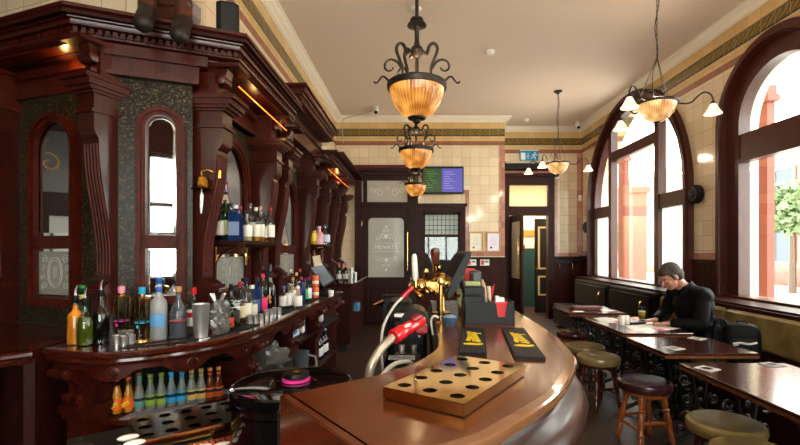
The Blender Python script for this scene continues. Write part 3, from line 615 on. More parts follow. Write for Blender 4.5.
MB().box(-1.55, -1.3, 4.42, 6.2, 2.7, 3.1).build('upper_frieze', MAH, scr, True)
cornice('far_cornice', [Vector((CX, 6.25)), Vector((CX, 8.62))], 2.9, .28)
# soffit boards, friezes and the top of the cabinet
s = MB(); s.prism([CL, C0, C1, (CX, 4.35), (XW-.04, 4.35), (XW-.04, 3.05), (-1.55, 2.95), (-2.0, 2.95), tuple(P0+dL*2.4+Vector((0, .2)))], 2.84, 2.86); s.build('top_board', MAHD, scr, True); MB().box(XW-.03, CX+.1, 6.2, 8.62, 2.84, 2.86).build('top_board', MAHD, scr, True)
s = MB()
def slab(a, b, n, t, z0, z1):
    a, b, n = v2(a), v2(b), v2(n); s.prism([a, b, b+n*t, a+n*t], z0, z1)
slab(P0+dL*2.4, P0, nL, -.04, 2.53, 2.72); slab(P0+dL*2.4, P0, nL, .02, 2.53, 2.555); slab(P0+dL*2.4, P0, nL, .03, 2.66, 2.72)
slab(PR-dR*.12, PR+dR*.45, nR, .03, 2.56, 2.73); slab(PR-dR*.12, PR+dR*.45, nR, .055, 2.545, 2.57); slab(PR-dR*.15, PR+dR*.5, nR, .06, 2.66, 2.69); slab(PR-dR*.15, PR+dR*.5, nR, .045, 2.69, 2.73)
slab((XW, 2.95), (XW, 4.4), (1, 0), .04, 2.53, 2.72); slab((XW, 2.95), (XW, 4.4), (1, 0), .07, 2.53, 2.56); slab((XW, 2.95), (XW, 4.4), (1, 0), .09, 2.66, 2.72)
slab((XW, 6.2), (XW, 8.6), (1, 0), .04, 2.53, 2.72); slab((XW, 6.2), (XW, 8.6), (1, 0), .07, 2.53, 2.56)
slab((XW, 4.4), (XW, 6.2), (1, 0), .04, 2.53, 2.7)
s.build('frieze', MAHR, scr, True)
# soffit: closes the cornice underside back to the frieze
s = MB(); s.prism([offset(pathA, .2)[0], offset(pathA, .2)[1], P0+dR*0+Vector((0, -.02)), P0+dL*2.4], 2.715, 2.73); s.prism([C1+Vector((-.2, .05)), (CX-.2, 4.35), (XW, 4.35), (XW, 3.0)], 2.715, 2.73); s.box(XW, CX-.2, 6.2, 8.6, 2.715, 2.73); s.box(XW, -1.28, 4.4, 6.2, 2.86, 2.87)
s.build('soffit', MAHD, scr, True)
# granite panels
s = MB()
def gp(a, b, n, z0=1.0, z1=2.56, t=.03):
    a, b, n = v2(a), v2(b), v2(n); s.prism([a, b, b-n*t, a-n*t], z0, z1)
gp(P0+dL*2.4, P0+dL*.0, nL); gp(PR-dR*.05, PR+dR*.41, nR); gp((XW, 2.95), (XW, 8.45), (1, 0), 1.0, 2.56)
s.build('granite_panel', GRAN, scr, True)
# pilasters
def pilaster(o, out, wd, proj, z1=2.5, fl=True):
    out = v2(out).normalized(); u = Vector((out.y, -out.x)); k = proj/.25; o = v2(o)
    pr = [(0, 1.0), (.2, 1.0), (.2, 1.04), (.16, 1.05), (.16, 1.22), (.18, 1.24), (.18, 1.27), (.15, 1.29), (.12, 1.31), (.115, 1.4), (.12, 1.5), (.14, 1.65), (.17, 1.8), (.195, 1.92), (.21, 2.05), (.215, 2.15), (.235, 2.17), (.25, 2.2), (.25, 2.5), (0, 2.5)]
    def bx_(m, a, w2, z0, z1_): c = [o-u*w2, o+u*w2, o+u*w2+out*a, o-u*w2+out*a]; m.prism(c, z0, z1_)
    m = MB(); q = o-u*(wd/2); m.ext([(a*k, z) for a, z in pr], (q.x, q.y, 0), (out.x, out.y, 0), uz, (u.x*wd, u.y*wd, 0))
    p = m.build('pilaster', MAH, scr, True)
    c = MB(); h = wd/2
    for a, e_, z0, z1_ in ((.265, .015, 2.405, 2.42), (.285, .03, 2.42, 2.44), (.3, .045, 2.44, 2.475), (.32, .055, 2.475, 2.5)): bx_(c, a*k+e_*.4, h+e_, z0, z1_)
    c.build('capital', MAHR, p, True); c = MB(); bx_(c, .265*k+.005, h+.012, 2.295, 2.315); c.build('necking', MAHR, p, True); c = MB(); bx_(c, .19*k+.01, h+.012, 1.235, 1.262); c.build('base_moulding', MAHR, p, True)
    if fl:
        f = MB(); cur = [(.122, 1.34), (.125, 1.5), (.145, 1.65), (.175, 1.8), (.2, 1.92), (.214, 2.05), (.218, 2.12)]
        for i in range(5):
            x = -h+wd*(i+.5)/5; f.tube([tuple(Vector((o.x, o.y, 0))+Vector((u.x, u.y, 0))*x+Vector((out.x, out.y, 0))*(a*k+.002)+Vector((0, 0, z))) for a, z in smooth_path([(a_, z_, 0) for a_, z_ in cur], 3) for a, z in [(a, z)]] if False else [tuple(Vector((o.x, o.y, 0))+Vector((u.x, u.y, 0))*x+Vector((out.x, out.y, 0))*(q_[0]*k-.001)+Vector((0, 0, q_[1]))) for q_ in smooth_path([(a_, z_, 0) for a_, z_ in cur], 3)], wd/16, 6)
        f.build('fluting', FRMW, p, True)
    # console bracket above the capital
    b = MB(); w2 = h*.62; q = o-u*w2; z0 = 2.5; pr = [(0, z0), (.1, z0), (.115, z0+.05), (.13, z0+.09), (.16, z0+.11), (.21, z0+.1), (.25, z0+.12), (.27, z0+.19), (0, z0+.19)]
    b.ext([(a*k, z) for a, z in pr], (q.x, q.y, 0), (out.x, out.y, 0), uz, (u.x*w2*2, u.y*w2*2, 0))
    for a, z, r in ((.225, z0+.125, .035), (.125, z0+.045, .022)):
        c_ = o+out*a*k; b.rod((c_.x-u.x*(w2+.012), c_.y-u.y*(w2+.012), z), (c_.x+u.x*(w2+.012), c_.y+u.y*(w2+.012), z), [(r*.5, -.06), (r, 0), (r, 1), (r*.5, 1.06)], 14)
    c = o+out*.24*k; bx_(b, .2*k, h, z0, z0+.2)
    bx_(b, .36*k, h+.02, z0+.19, z0+.215)
    b.build('console_bracket', MAHR, p, True)
    return p
pilaster(P0-dL*.04, nL, .13, .2)
pilaster(P0+dL*1.02, nL, .17, .2)
for y in (2.985, 4.13, 4.5, 5.78, 6.62, 7.5, 8.3): pilaster((XW, y), (1, 0), .15, .26)
# block that carries the canted corner where the right panel meets the first side pilaster
# arched mirror frames
def mirror(o, u, n, wd, z0, z1, zr, etched=True, fw=.055, zsc=1):
    u, n = v2(u).normalized(), v2(n).normalized(); o = Vector((*v2(o), 0)); U = Vector((u.x, u.y, 0)); NN = Vector((n.x, n.y, 0)); h = wd/2
    def arc(hh, a, b, n_=18): return [(-hh, a)]+[(-hh*math.cos(PI*i/n_), b-h+hh*math.sin(PI*i/n_)) for i in range(n_+1)]+[(hh, a)]
    m = MB(); m.ring(arc(h, z0, z1), arc(h-fw, z0, z1), o, U, uz, NN*.045, closed=False)
    m.ring(arc(h-.008, z0, z1), arc(h-fw*.55, z0, z1), o, U, uz, NN*.06, closed=False)
    f_ = o-U*h; m.ext([(0, z0), (wd, z0), (wd, z0+.055), (0, z0+.055)], f_, U, uz, NN*.055); m.ext([(fw*.5, zr-.04), (wd-fw*.5, zr-.04), (wd-fw*.5, zr+.04), (fw*.5, zr+.04)], f_, U, uz, NN*.045)
    fr = m.build('mirror_frame', FRMW, scr, True)
    hi = h-fw+.004; oo = o+NN*.012
    up = [(-hi, zr+.04)]+[(-hi*math.cos(PI*i/18), z1-h+hi*math.sin(PI*i/18)) for i in range(19)]+[(hi, zr+.04)]
    MB().ext(up, oo, U, uz, NN*.004).build('mirror_glass', MIRR, fr, True)
    b = .022
    def bevel(outer, inner):
        q = MB(); k = len(outer); vs = [tuple(oo+U*a+Vector((0, 0, c))+NN*.005) for a, c in outer]+[tuple(oo+U*a+Vector((0, 0, c))+NN*.0085) for a, c in inner]
        q.add(vs, [(i, (i+1) % k, k+(i+1) % k, k+i) for i in range(k)]); return q
    inn = [(-hi+b, zr+.04+b)]+[(-(hi-b)*math.cos(PI*i/18), z1-h+(hi-b)*math.sin(PI*i/18)) for i in range(19)]+[(hi-b, zr+.04+b)]
    bevel(up, inn).build('mirror_bevel', BEVL, fr, True)
    lo = [(-hi, z0+.055), (-hi, zr-.04), (hi, zr-.04), (hi, z0+.055)]; li = [(-hi+b, z0+.055+b), (-hi+b, zr-.04-b), (hi-b, zr-.04-b), (hi-b, z0+.055+b)]
    MB().ext(lo, oo, U, uz, NN*.004).build('lower_glass', ETCH if etched else MIRR, fr, True); bevel(lo, li).build('lower_bevel', BEVL, fr, True)
    if etched:
        e = MB(); cz = (z0+zr)/2+.01; K = frame(tuple(oo+NN*.006), tuple(U), tuple(-NN)); e.M = K; sc = min(hi, .17)/.17
        e.tube([(.07*sc*math.cos(2*PI*i/24), 0, cz+.1*math.sin(2*PI*i/24)) for i in range(24)], .004, 5, closed=True); e.tube([(.055*sc*math.cos(2*PI*i/24), 0, cz+.08*math.sin(2*PI*i/24)) for i in range(24)], .002, 5, closed=True)
        for sx in (-1, 1):
            for sz in (-1, 1): curl(e, sx*.105*sc, cz+sz*.09, .03*sc, 0, sx, 1.3, .003, sz); curl(e, sx*.12*sc, cz+sz*.03, .02*sc, 0, sx, 1.2, .003, sz)
        e.ext([(-.02, cz-.04), (-.02, cz+.04), (.02, cz+.04), (.02, cz-.02), (0, cz-.04)], (0, 0, 0), (1, 0, 0), uz, (0, -.001, 0))
        e.build('etching', ETL, fr, True)
    return fr
mirror(P0+dL*.53, dL*-1, nL, .46, 1.12, 2.40, 1.545)
mirror(PR+dR*.238, dR, nR, .275, 1.155, 2.385, 1.545, False)
for y, wd in ((3.6, .72), (5.14, .86), (6.2, .5), (7.06, .56), (7.9, .5)): mirror((XW, y), (0, 1), (1, 0), wd, 1.12, 2.39, 1.5)
# led strip under the cornice of the wing, small picture lamp in the near bay
tag(MB().box(-1.253, -1.247, 3.15, 4.32, 2.649, 2.655).build('led_strip', glow('led_amber', '#ff7a1a', 2)), 'thin amber light strip under the back bar cornice', 'light strip')
tag(MB().box(-1.253, -1.247, 6.4, 8.3, 2.649, 2.655).build('led_strip', glow('led_amber2', '#ff7a1a', 1.5)), 'thin amber light strip under the far length of back bar cornice', 'light strip')
def plight(loc, e, col, r=.03, spot=None):
    l = bpy.data.lights.new('lamp_and_fill_light', 'POINT'); l.energy = e; l.color = col; l.shadow_soft_size = r
    o = bpy.data.objects.new('lamp_and_fill_light', l); COL.objects.link(o); o.location = loc; return o
q = P0+nL*.1+dL*.3; plight((q.x, q.y, 2.66), 1.0, (1, .5, .12), .01)
plight((-1.3, 3.6, 2.6), .8, (1, .5, .15), .02); plight((-1.3, 7.4, 2.6), .8, (1, .5, .15), .02)

# ---------------------------------------------------------------- back bar counter and its lower cabinet
CF = [tuple(p)[:2] for p in smooth_path([(-1.88, 2.24, 0), (-1.68, 2.17, 0), (-1.49, 2.155, 0), (-1.30, 2.25, 0), (-1.12, 2.44, 0), (-1.02, 2.66, 0), (-.965, 2.95, 0), (-.905, 4.2, 0), (-.845, 5.22, 0)], 5)]
CF = CF+[(-.87, 5.28), (-.93, 5.3)]
cb = T('back_bar_counter', 'curved mahogany back bar counter crowded with bottles', 'counter', (-1.3, 3.6, 0))
top = CF+[(-1.54, 5.3), (-1.54, 2.95), (-1.78, 2.75), (-1.9, 2.76)]
MB().prism([tuple(p)[:2] for p in offset(CF, .0405)]+top[len(CF):], .955, 1.0).build('worktop', MAHH, cb, True)
MB().sweep([(0, .99), (.006, .999), (.04, 1.0), (.04, .93), (.03, .925), (.02, .93), (.012, .945), (.015, .958), (.004, .965), (0, .975)], CF).build('worktop_edge', MAHH, cb, True)
MB().sweep([(.05, .955), (.08, .955), (.08, .895), (.05, .895)], CF).build('frieze', MAHR, cb, True)
MB().sweep([(.5, .955), (.52, .955), (.52, 0), (.5, 0)], CF[2:-2]).build('back_board', DKIN, cb, True)
# scalloped apron with scrolls
ap = MB(); Pth = [Vector(p) for p in offset(CF, .045)]
cum = [0]
for i in range(1, len(Pth)): cum.append(cum[-1]+(Pth[i]-Pth[i-1]).length)
def on(s_, o=0, base=None):
    s_ = max(0, min(cum[-1]-1e-4, s_)); i = max(k for k in range(len(cum)-1) if cum[k] <= s_); t = (s_-cum[i])/(cum[i+1]-cum[i]); a, b = Pth[i], Pth[i+1]
    d_ = (b-a).normalized(); nn = Vector((-d_.y, d_.x)); return a+(b-a)*t+nn*o, d_, nn
n = 260; vs = []; 
for i in range(n+1):
    s_ = cum[-1]*i/n; ph = (s_ % .36)/.36; dp = .862-.018*math.cos(2*PI*ph)-(.03 if .18 < ph < .82 else 0)*math.sin(PI*(ph-.18)/.64)*-1.0
    a, d_, nn = on(s_); b = a+nn*.02; vs += [(a.x, a.y, .915), (a.x, a.y, dp), (b.x, b.y, .915), (b.x, b.y, dp)]
ap.add(vs, [f for i in range(n) for f in ((4*i, 4*i+4, 4*i+5, 4*i+1), (4*i+2, 4*i+3, 4*i+7, 4*i+6), (4*i+1, 4*i+5, 4*i+7, 4*i+3))]); ap.build('apron', MAHR, cb, True)
k = 0; s_ = .38
while s_ < cum[-1]-.2:
    a, d_, nn = on(s_, -.004); m = MB(); m.tube([(a.x+d_.x*r*math.cos(t), a.y+d_.y*r*math.cos(t), 0.885+r*math.sin(t)) for r, t in [(.03*(1-.8*j/26), 2*PI*1.9*j/26) for j in range(27)]], .005, 6); m.build('scroll', MAHR, cb, True); s_ += .36
# pedestals with brackets
def pedestal(s_, w_=.13):
    a, d_, nn = on(s_, .03); m = MB()
    def blk(z0, z1, hw, f, b_=.25): c = [a-d_*hw-nn*f, a+d_*hw-nn*f, a+d_*hw+nn*b_, a-d_*hw+nn*b_]; m.prism(c, z0, z1)
    h = w_/2; blk(0, .12, h+.02, .02); blk(.12, .62, h, -.02); blk(.62, .65, h+.015, .0); blk(.65, .69, h+.025, .015); blk(.69, .78, h-.01, -.04)
    p = m.build('pedestal', MAH, cb, True); b = MB()
    for sgn in (-.55, .55):
        c = a+d_*h*sgn; L_ = [(0, .69), (.0, .72), (.02, .76), (.02, .80), (-.03, .84), (-.06, .86), (-.07, .9), (.12, .9), (.12, .69)]
        b.ext([(x, z) for x, z in L_], (c.x-d_.x*.018, c.y-d_.y*.018, 0), (nn.x, nn.y, 0), uz, (d_.x*.036, d_.y*.036, 0))
        for fx, z, r in ((-.055, .875, .024), (.005, .735, .02)): q = c+nn*fx; b.rod((q.x-d_.x*.024, q.y-d_.y*.024, z), (q.x+d_.x*.024, q.y+d_.y*.024, z), [(r*.5, -.05), (r, 0), (r, 1), (r*.5, 1.05)], 12)
    b.build('bracket', MAHR, p, True)
for s_ in (.1, 1.27, 2.05, 2.85, 3.6): pedestal(s_)
# curved bottle shelf and the straight shelves further on
def shelf_seg(s0, s1, z, o0, o1, nm, mt, t=.025):
    pts = [on(s0+(s1-s0)*i/14)[0] for i in range(15)]; i_ = [on(s0+(s1-s0)*i/14, 0) for i in range(15)]
    poly = [a+nn*o0 for a, d_, nn in i_]+[a+nn*o1 for a, d_, nn in i_][::-1]
    return MB().prism(poly, z-t, z).build(nm, mt, cb, True)
shelf_seg(.12, 1.22, .6, .13, .42, 'shelf', MAH); shelf_seg(.3, 1.2, .604, .145, .3, 'shelf_liner', pm('#7e7a80', .5), .004)
shelf_seg(1.35, 2.0, .58, .04, .42, 'shelf', GREY); shelf_seg(2.12, 2.8, .72, .0, .42, 'shelf', MAHD); shelf_seg(2.9, 3.55, .72, .0, .42, 'shelf', GREY)
shelf_seg(2.12, 3.55, .35, .0, .42, 'lower_shelf', MAHD); shelf_seg(.12, 2.0, .14, .1, .45, 'lower_shelf', MAHD)
# hinged flap end at the left
fl = T('counter_flap', 'mahogany counter end beside the curved back bar counter with dark space below', 'counter', (-2.4, 2.3, 0))
FP = [(-3.3, 1.75), (-2.0, 2.08), (-1.9, 2.2)]
MB().prism(FP+[(-1.92, 2.76), (-3.3, 3.2)], .955, 1.0).build('worktop', MAHH, fl, True)
MB().sweep([(-.02, .99), (0, 1.0), (.03, 1.0), (.03, .93), (0, .935), (-.01, .95), (-.012, .965), (-.022, .975)], FP).build('worktop_edge', MAHH, fl, True)
MB().prism([(-3.3, 2.5), (-1.95, 2.7), (-1.95, 2.73), (-3.3, 2.6)], 0, .955).prism([(-1.94, 2.2), (-1.9, 2.22), (-1.9, 2.74), (-1.94, 2.74)], 0, .955).prism([(-2.42, 2.12), (-2.38, 2.12), (-2.38, 2.5), (-2.42, 2.5)], 0, .955).build('side_board', MAHD, fl, True)
# second counter beyond
fc = T('far_back_bar_counter', 'short mahogany back bar counter at the private door end', 'counter', (-1.2, 7.2, 0))
MB().box(-1.55, -.88, 6.45, 8.2, .96, 1.0, bev=.012).build('worktop', MAHH, fc, True); MB().box(-1.5, -.95, 6.5, 8.15, .1, .96).box(-.96, -.93, 6.55, 7.2, .5, .9).build('cabinet', MAHD, fc, True); MB().box(-1.5, -1.0, 6.52, 8.13, 0, .1).build('plinth', DKIN, fc, True)
# wall shelves with brass brackets
def wshelf(lab, y0, y1, z, br):
    g = T('bottle_shelf', lab, 'shelf', (XW, (y0+y1)/2, z)); MB().box(XW+.045, -1.2, y0, y1, z-.03, z, bev=.006).build('board', MAHD, g, True)
    for y in br:
        m = MB().box(XW+.05, XW+.065, y-.01, y+.01, z-.2, z-.03).box(XW+.05, -1.25, y-.01, y+.01, z-.042, z-.03)
        m.tube([(XW+.06+.21*(1-math.cos(t)), y, z-.19+.15*math.sin(t)) for t in [PI/2*i/10 for i in range(11)]], .009, 6); m.build('bracket', GOLD, g, True)
wshelf('mahogany shelf of spirit bottles on brass brackets in front of the arched mirror', 3.14, 4.03, 1.56, (3.25, 3.85))
wshelf('mahogany shelf with a pink bottle on it further along the back bar', 5.9, 6.52, 1.56, (6.0, 6.45))
# brass bell
g = T('brass_bell', 'brass bar bell hanging on the pilaster by a bracket with white rope', 'bell', (-1.38, 2.94, 2.0))
bp = ad(201.5, 2.86, 0); bp.z = 1.5+(249-187)/F*2.86
MB().lathe([(0, .075), (.012, .075), (.018, .07), (.03, .062), (.036, .045), (.042, .02), (.05, .0), (.066, -.012), (.064, -.016), (.045, -.005), (0, -.0)], 24, tuple(bp)).build('bell_cup', BRAS, g, True)
MB().tube([(bp.x, bp.y, bp.z+.07), (bp.x-.002, bp.y, bp.z+.1), (bp.x+.03, bp.y+.02, bp.z+.115), (bp.x+.06, bp.y+.075, bp.z+.1)], .006, 8).prism([(bp.x+.03, bp.y+.06), (bp.x+.09, bp.y+.075), (bp.x+.09, bp.y+.085), (bp.x+.03, bp.y+.07)], bp.z+.07, bp.z+.12).build('wall_bracket', BRAS, g, True)
MB().tube([(bp.x, bp.y, bp.z), (bp.x+.002, bp.y, bp.z-.05)], .003, 6).rod((bp.x+.002, bp.y, bp.z-.04), (bp.x-.003, bp.y, bp.z-.17), [(.006, 0), (.011, .1), (.01, .6), (.005, 1)], 10).build('rope', WHT, g, True)

# ---------------------------------------------------------------- bottles
SH = {  # outline: (radius fraction of the body radius, height fraction)
 'spirit': [(.9, 0), (1, .02), (1, .58), (.92, .64), (.5, .71), (.34, .76), (.32, .93), (.38, .935), (.38, .96), (.3, .96)],
 'wine': [(.9, 0), (1, .02), (1, .55), (.95, .61), (.62, .7), (.4, .77), (.36, .95), (.4, .96), (.4, .99), (.3, .99)],
 'slim': [(.95, 0), (1, .02), (1, .66), (.9, .7), (.55, .74), (.4, .77), (.38, .94), (.3, .94)],
 'cylinder': [(1, 0), (1, .01), (1, .83), (1.05, .835), (1.05, .85), (.4, .86), (.38, .9), (.3, .9)],
 'round': [(.8, 0), (.98, .03), (1, .3), (.98, .5), (.8, .62), (.42, .73), (.3, .8), (.3, .93), (.36, .94), (.3, .96)],
 'square': [(.95, 0), (1, .02), (1, .68), (.85, .73), (.34, .77), (.34, .9), (.3, .9)],
 'mixer': [(.85, 0), (1, .03), (1, .42), (.92, .52), (.62, .68), (.46, .78), (.42, .95), (.46, .96), (.4, .97)],
 'squat': [(.9, 0), (1, .03), (1, .5), (.85, .6), (.45, .68), (.4, .9), (.35, .9)]}
def bottle(lab, loc, h, r, shape='spirit', glass=None, liquid=None, fill=.5, cap='#222222', label=None, l0=.12, l1=.45, pour=False, group=None, capz=.1, seal=None, band=None, seg=18, cat='bottle', nm='bottle', capm=None):
    g = T(nm, lab, cat, loc, random.uniform(-.4, .4), group); pr = [(a*r, b*h) for a, b in SH[shape]]
    if shape == 'square':
        m = MB(); sq = Matrix.Rotation(PI/4, 3, 'Z') @ Matrix.Identity(3)
        m.lathe([(a*1.25, b) for a, b in pr[:4]]+pr[4:], 4, M=Matrix.Rotation(PI/4, 3, 'Z')); m.build('body', glass or CLR, g)
    else: MB().lathe(pr, seg).build('body', glass or CLR, g)
    neck = pr[-1][1]
    if liquid:
        lp = []
        for a, b in pr:
            if b <= fill*h: lp.append((a*.93, b+.003))
        last = [i for i in range(len(pr)) if pr[i][1] <= fill*h][-1]
        if last+1 < len(pr):
            a0, b0 = pr[last]; a1, b1 = pr[last+1]; t = (fill*h-b0)/(b1-b0); lp.append(((a0+(a1-a0)*t)*.93, fill*h))
        if shape == 'square': MB().lathe([(a*1.22, b) for a, b in lp], 4, M=Matrix.Rotation(PI/4, 3, 'Z')).build('liquid', liquid, g)
        else: MB().lathe(lp, seg).build('liquid', liquid, g)
    rr = r*1.012
    if shape == 'square' and label: MB().box(-r*.8, r*.8, -r*.895, -r*.885, l0*h, l1*h).build('paper_label', pm(label), g)
    elif label: MB().lathe([(rr, l0*h), (rr+.0006, l0*h+.001), (rr+.0006, l1*h-.001), (rr, l1*h)], seg).build('paper_label', pm(label), g)
    if label and band: MB().lathe([(rr+.0008, l0*h+(l1-l0)*h*.55), (rr+.0014, l0*h+(l1-l0)*h*.57), (rr+.0014, l0*h+(l1-l0)*h*.85), (rr+.0008, l0*h+(l1-l0)*h*.87)], seg).build('label_band', pm(band), g)
    nr = pr[-1][0]*1.25
    if pour:
        MB().lathe([(nr*.9, neck-.012), (nr*1.1, neck), (nr*1.1, neck+.02), (nr*.7, neck+.026), (0, neck+.026)], 14).build('stopper', BLK, g)
        MB().tube([(0, 0, neck+.02), (0, 0, neck+.045), (.003, 0, neck+.06), (.012, 0, neck+.078)], [.006, .005, .0045, .0035], 8).build('pourer', CHRM, g)
    elif cap: MB().lathe([(nr, neck-capz*h*.4), (nr*1.05, neck-capz*h*.35), (nr*1.05, neck+capz*h*.55), (nr*.9, neck+capz*h*.6), (0, neck+capz*h*.6)], 14).build('cap', capm or pm(cap, .3), g)
    if seal: MB().lathe([(pr[-3][0]*1.04, .79*h), (pr[-3][0]*1.08, .795*h), (pr[-3][0]*1.08, .87*h), (pr[-3][0]*1.04, .875*h)], 14).build('neck_label', pm(seal), g)
    return g
LQ = lambda h, r_=.1: pm(h, r_)
def cz(px, py, z=1.0): p = at(px, py, z); return (p.x, p.y, z)
OJ = mat('orange_juice', '#e8870c', .25)
bottle('orange juice bottle with a black and steel pourer at the left end of the counter', cz(75.5, 344.2), .24, .038, 'spirit', CLR, OJ, .86, pour=True)
bottle('clear bottle half full of yellow-green liquid with a pourer beside the orange juice', cz(85, 345.5), .23, .038, 'round', CLR, mat('lime_cordial', '#4f560c', .1), .62, pour=True)
bottle('green glass bottle behind the pourer bottles', (-1.80, 2.40, 1.0), .29, .036, 'wine', GRNG, None, cap='#1d7a3a', seal='#d8c56a')
bottle('tall clear bottle with dark liquid and a long steel pourer', cz(101, 343), .26, .041, 'wine', CLR, mat('dark_syrup', '#110b0c', .1), .6, pour=True)
def gin(lab, loc, capc, dot):
    g = T('gilt_bottle', lab, 'bottle', loc); h, r = .285, .038
    MB().lathe([(r, 0), (r, .235), (.014, .24), (.013, .262)], 24).build('body', CLR, g); MB().lathe([(r*.9, .004), (r*.9, .1), (0, .1)], 20).build('liquid', thin_glass('pale_spirit', '#cfc6a8', .05), g)
    m = MB().lathe([(r*1.08, 0), (r*1.08, .008), (r, .01)], 24).lathe([(r*1.1, .228), (r*1.12, .24), (r*.5, .246)], 24)
    for i in range(8): a = 2*PI*i/8+.2; m.rod((r*1.05*math.cos(a), r*1.05*math.sin(a), 0), (r*1.05*math.cos(a), r*1.05*math.sin(a), .235), [(.0035, 0), (.0035, 1)], 6)
    m.build('gilt_frame', GOLD, g); MB().lathe([(.017, .255), (.018, .258), (.018, .292), (.0, .294)], 16).build('cap', pm(capc, .3), g)
    MB().lathe([(.012, .242), (.016, .244), (.016, .255), (.012, .256)], 14).build('collar', GOLD, g)
    MB().lathe([(r*1.01, .098), (r*1.02, .099), (r*1.02, .102), (r*1.01, .103)], 24).build('label_line', pm(dot), g); MB().box(-.006, .006, -r*1.1, -r*1.0, .074, .088).build('label_mark', pm(dot), g)
    return g
p = cz(121.5, 338.5); gin('gold-ribbed glass cylinder bottle with a pink cap', p, '#e79ab4', '#d0359a'); p = cz(142, 340.5); gin('gold-ribbed glass cylinder bottle with a bright blue cap', p, '#2aa2cc', '#2aa2cc')
g = bottle('frosted vodka bottle with blue cap and blue picture label', cz(159, 339.5), .335, .041, 'spirit', FRSB, None, cap='#1f55a0', seal='#2560ae')
MB().lathe([(.0425, .075), (.0428, .08), (.0428, .14), (.0425, .145)], 18, ang=2.4, M=Matrix.Rotation(-PI/2-1.2, 3, 'Z')).build('picture_label', pm('#5f98cc'), g)
g = bottle('clear rounded vodka bottle with a thin red line and cork top', cz(178.5, 338.5), .285, .043, 'round', thin_glass('bluish_glass', '#bac4cf', .06, 1, .2), None, cap='#b8894f')
MB().lathe([(.0437, .1), (.044, .101), (.044, .106), (.0437, .107)], 18).build('red_line', pm('#b83040'), g)
bottle('clear bottle with a white label and bright red cap behind the steel shaker', cz(194, 334), .26, .036, 'spirit', CLR, None, cap='#c11a22', capz=.16, label='#e8e2d8', l0=.2, l1=.55, band='#b51f25')
g = T('shaker_tin', 'stack of flared steel shaker tins on the counter', 'shaker', cz(201, 338))
for i in range(3): MB().lathe([(.034, .0+i*.02), (.046, .155+i*.018), (.047, .157+i*.018), (.044, .155+i*.018), (.033, .006+i*.02)], 24).build('tin', STEL, g)
MB().lathe([(.049, .0), (.049, .004)], 20).build('rim', STEL, g)
JG = 'jiggers'
for i, (px, py, lab) in enumerate(((117, 345, 'steel shot measure at the left end of the front row by the pourer bottles'), (124, 346, 'steel shot measure standing second in the front row under the pink-capped bottle'), (131.5, 344.5, 'steel shot measure at the right end of the front row under the blue-capped bottle'), (122, 340, 'steel shot measure in the back row just behind the front pair'), (130, 339.5, 'steel shot measure at the right of the back row below the blue-capped bottle'), (129, 342.5, 'steel shot measure wedged in the middle of the near cluster'))):
    g = T('shot_measure', lab, 'measure', cz(px, py), 0, 'steel shot measures by the gilt bottles'); MB().lathe([(.0165, 0), (.019, .05), (.02, .052), (.017, .05), (.015, .004)], 18).build('cup', STEL, g)
for px, py, lab in ((250, 323.5, 'steel measure left of the three beside the bottle crowd'), (255.5, 324.5, 'steel measure middle of the three beside the bottle crowd'), (261, 322.5, 'steel measure right of the three beside the bottle crowd'), (266, 318, 'steel measure left of the four below the black champagne bottle'), (271, 317, 'steel measure second of the four below the black champagne bottle'), (275, 315, 'steel measure third of the four below the black champagne bottle'), (279, 315.5, 'steel measure last of the four below the black champagne bottle')):
    g = T('shot_measure', lab, 'measure', cz(px, py), 0, 'steel shot measures along the counter'); MB().lathe([(.017, 0), (.019, .056), (.02, .058), (.017, .056), (.016, .004)], 16).build('cup', STEL, g)
# clear faceted jug / heap of glass behind the tins
g = T('glass_jug', 'heap of crinkled clear plastic and glass beside the shaker tins', 'jug', cz(219, 334)); m = MB(); n = 22; K = 9
for j in range(K+1):
    for i in range(n): a = 2*PI*i/n; rr = (.035+.02*math.sin(PI*j/K))*(1+.25*math.sin(i*2.3+j*1.7)); m.v.append(Vector((rr*math.cos(a)+.012*math.sin(j), rr*math.sin(a), .2*j/K)))
for j in range(K):
    for i in range(n): m.f.append((j*n+i, j*n+(i+1) % n, (j+1)*n+(i+1) % n, (j+1)*n+i)); m.mi.append(0)
m.build('body', thin_glass('crinkled_plastic', '#c9c9c6', .08, 1, .35), g); m = MB()
for i in range(4): m.tube([(random.uniform(-.03, .03), random.uniform(-.02, .02), .12), (random.uniform(-.05, .05), random.uniform(-.02, .02), .24)], .007, 8)
m.build('pourer_bundle', CHRM, g)
# bottle crowd next to the jug
crowd = [
 (228, 331, .2, .034, 'spirit', GRNG, None, '#161616', '#c33a2a', 'dark green bottle with a black cap in front of the etched mirror'),
 (235, 325, .24, .036, 'square', CLR, '#20130b', '#1b1b1b', '#2a2523', 'clear square bottle of dark rum with a black cap'),
 (240, 322, .27, .034, 'spirit', CLR, '#4a2a12', '#bd2030', '#d6c9a0', 'whisky bottle with a red cap and straw-coloured label'),
 (246.5, 321, .3, .035, 'slim', CLR, '#8a5a1e', '#1c2350', '#e8e2cf', 'tall whisky bottle with a navy cap and white label'),
 (252, 318.5, .25, .038, 'squat', CLR, None, '#e2e0da', '#d8d4c4', 'squat clear bottle with a white cap among the crowd'),
 (257, 316, .3, .034, 'square', BLUG, None, '#27313b', '#3a78c0', 'blue and white labelled bottle with a dark cap in the crowd'),
 (263, 314.5, .31, .034, 'slim', CLR, '#7a1e3a', '#e0305a', '#e0316a', 'pink-labelled tall bottle with a pink cap beside the champagne bottle'),
 (231, 322, .25, .035, 'wine', DKGL, None, '#3b3b3b', '#d9d4c6', 'black glass bottle with a pale label behind the front of the crowd'),
 (243, 316, .28, .034, 'spirit', CLR, None, '#151515', '#c9c4b8', 'clear bottle with a black cap at the back of the crowd')]
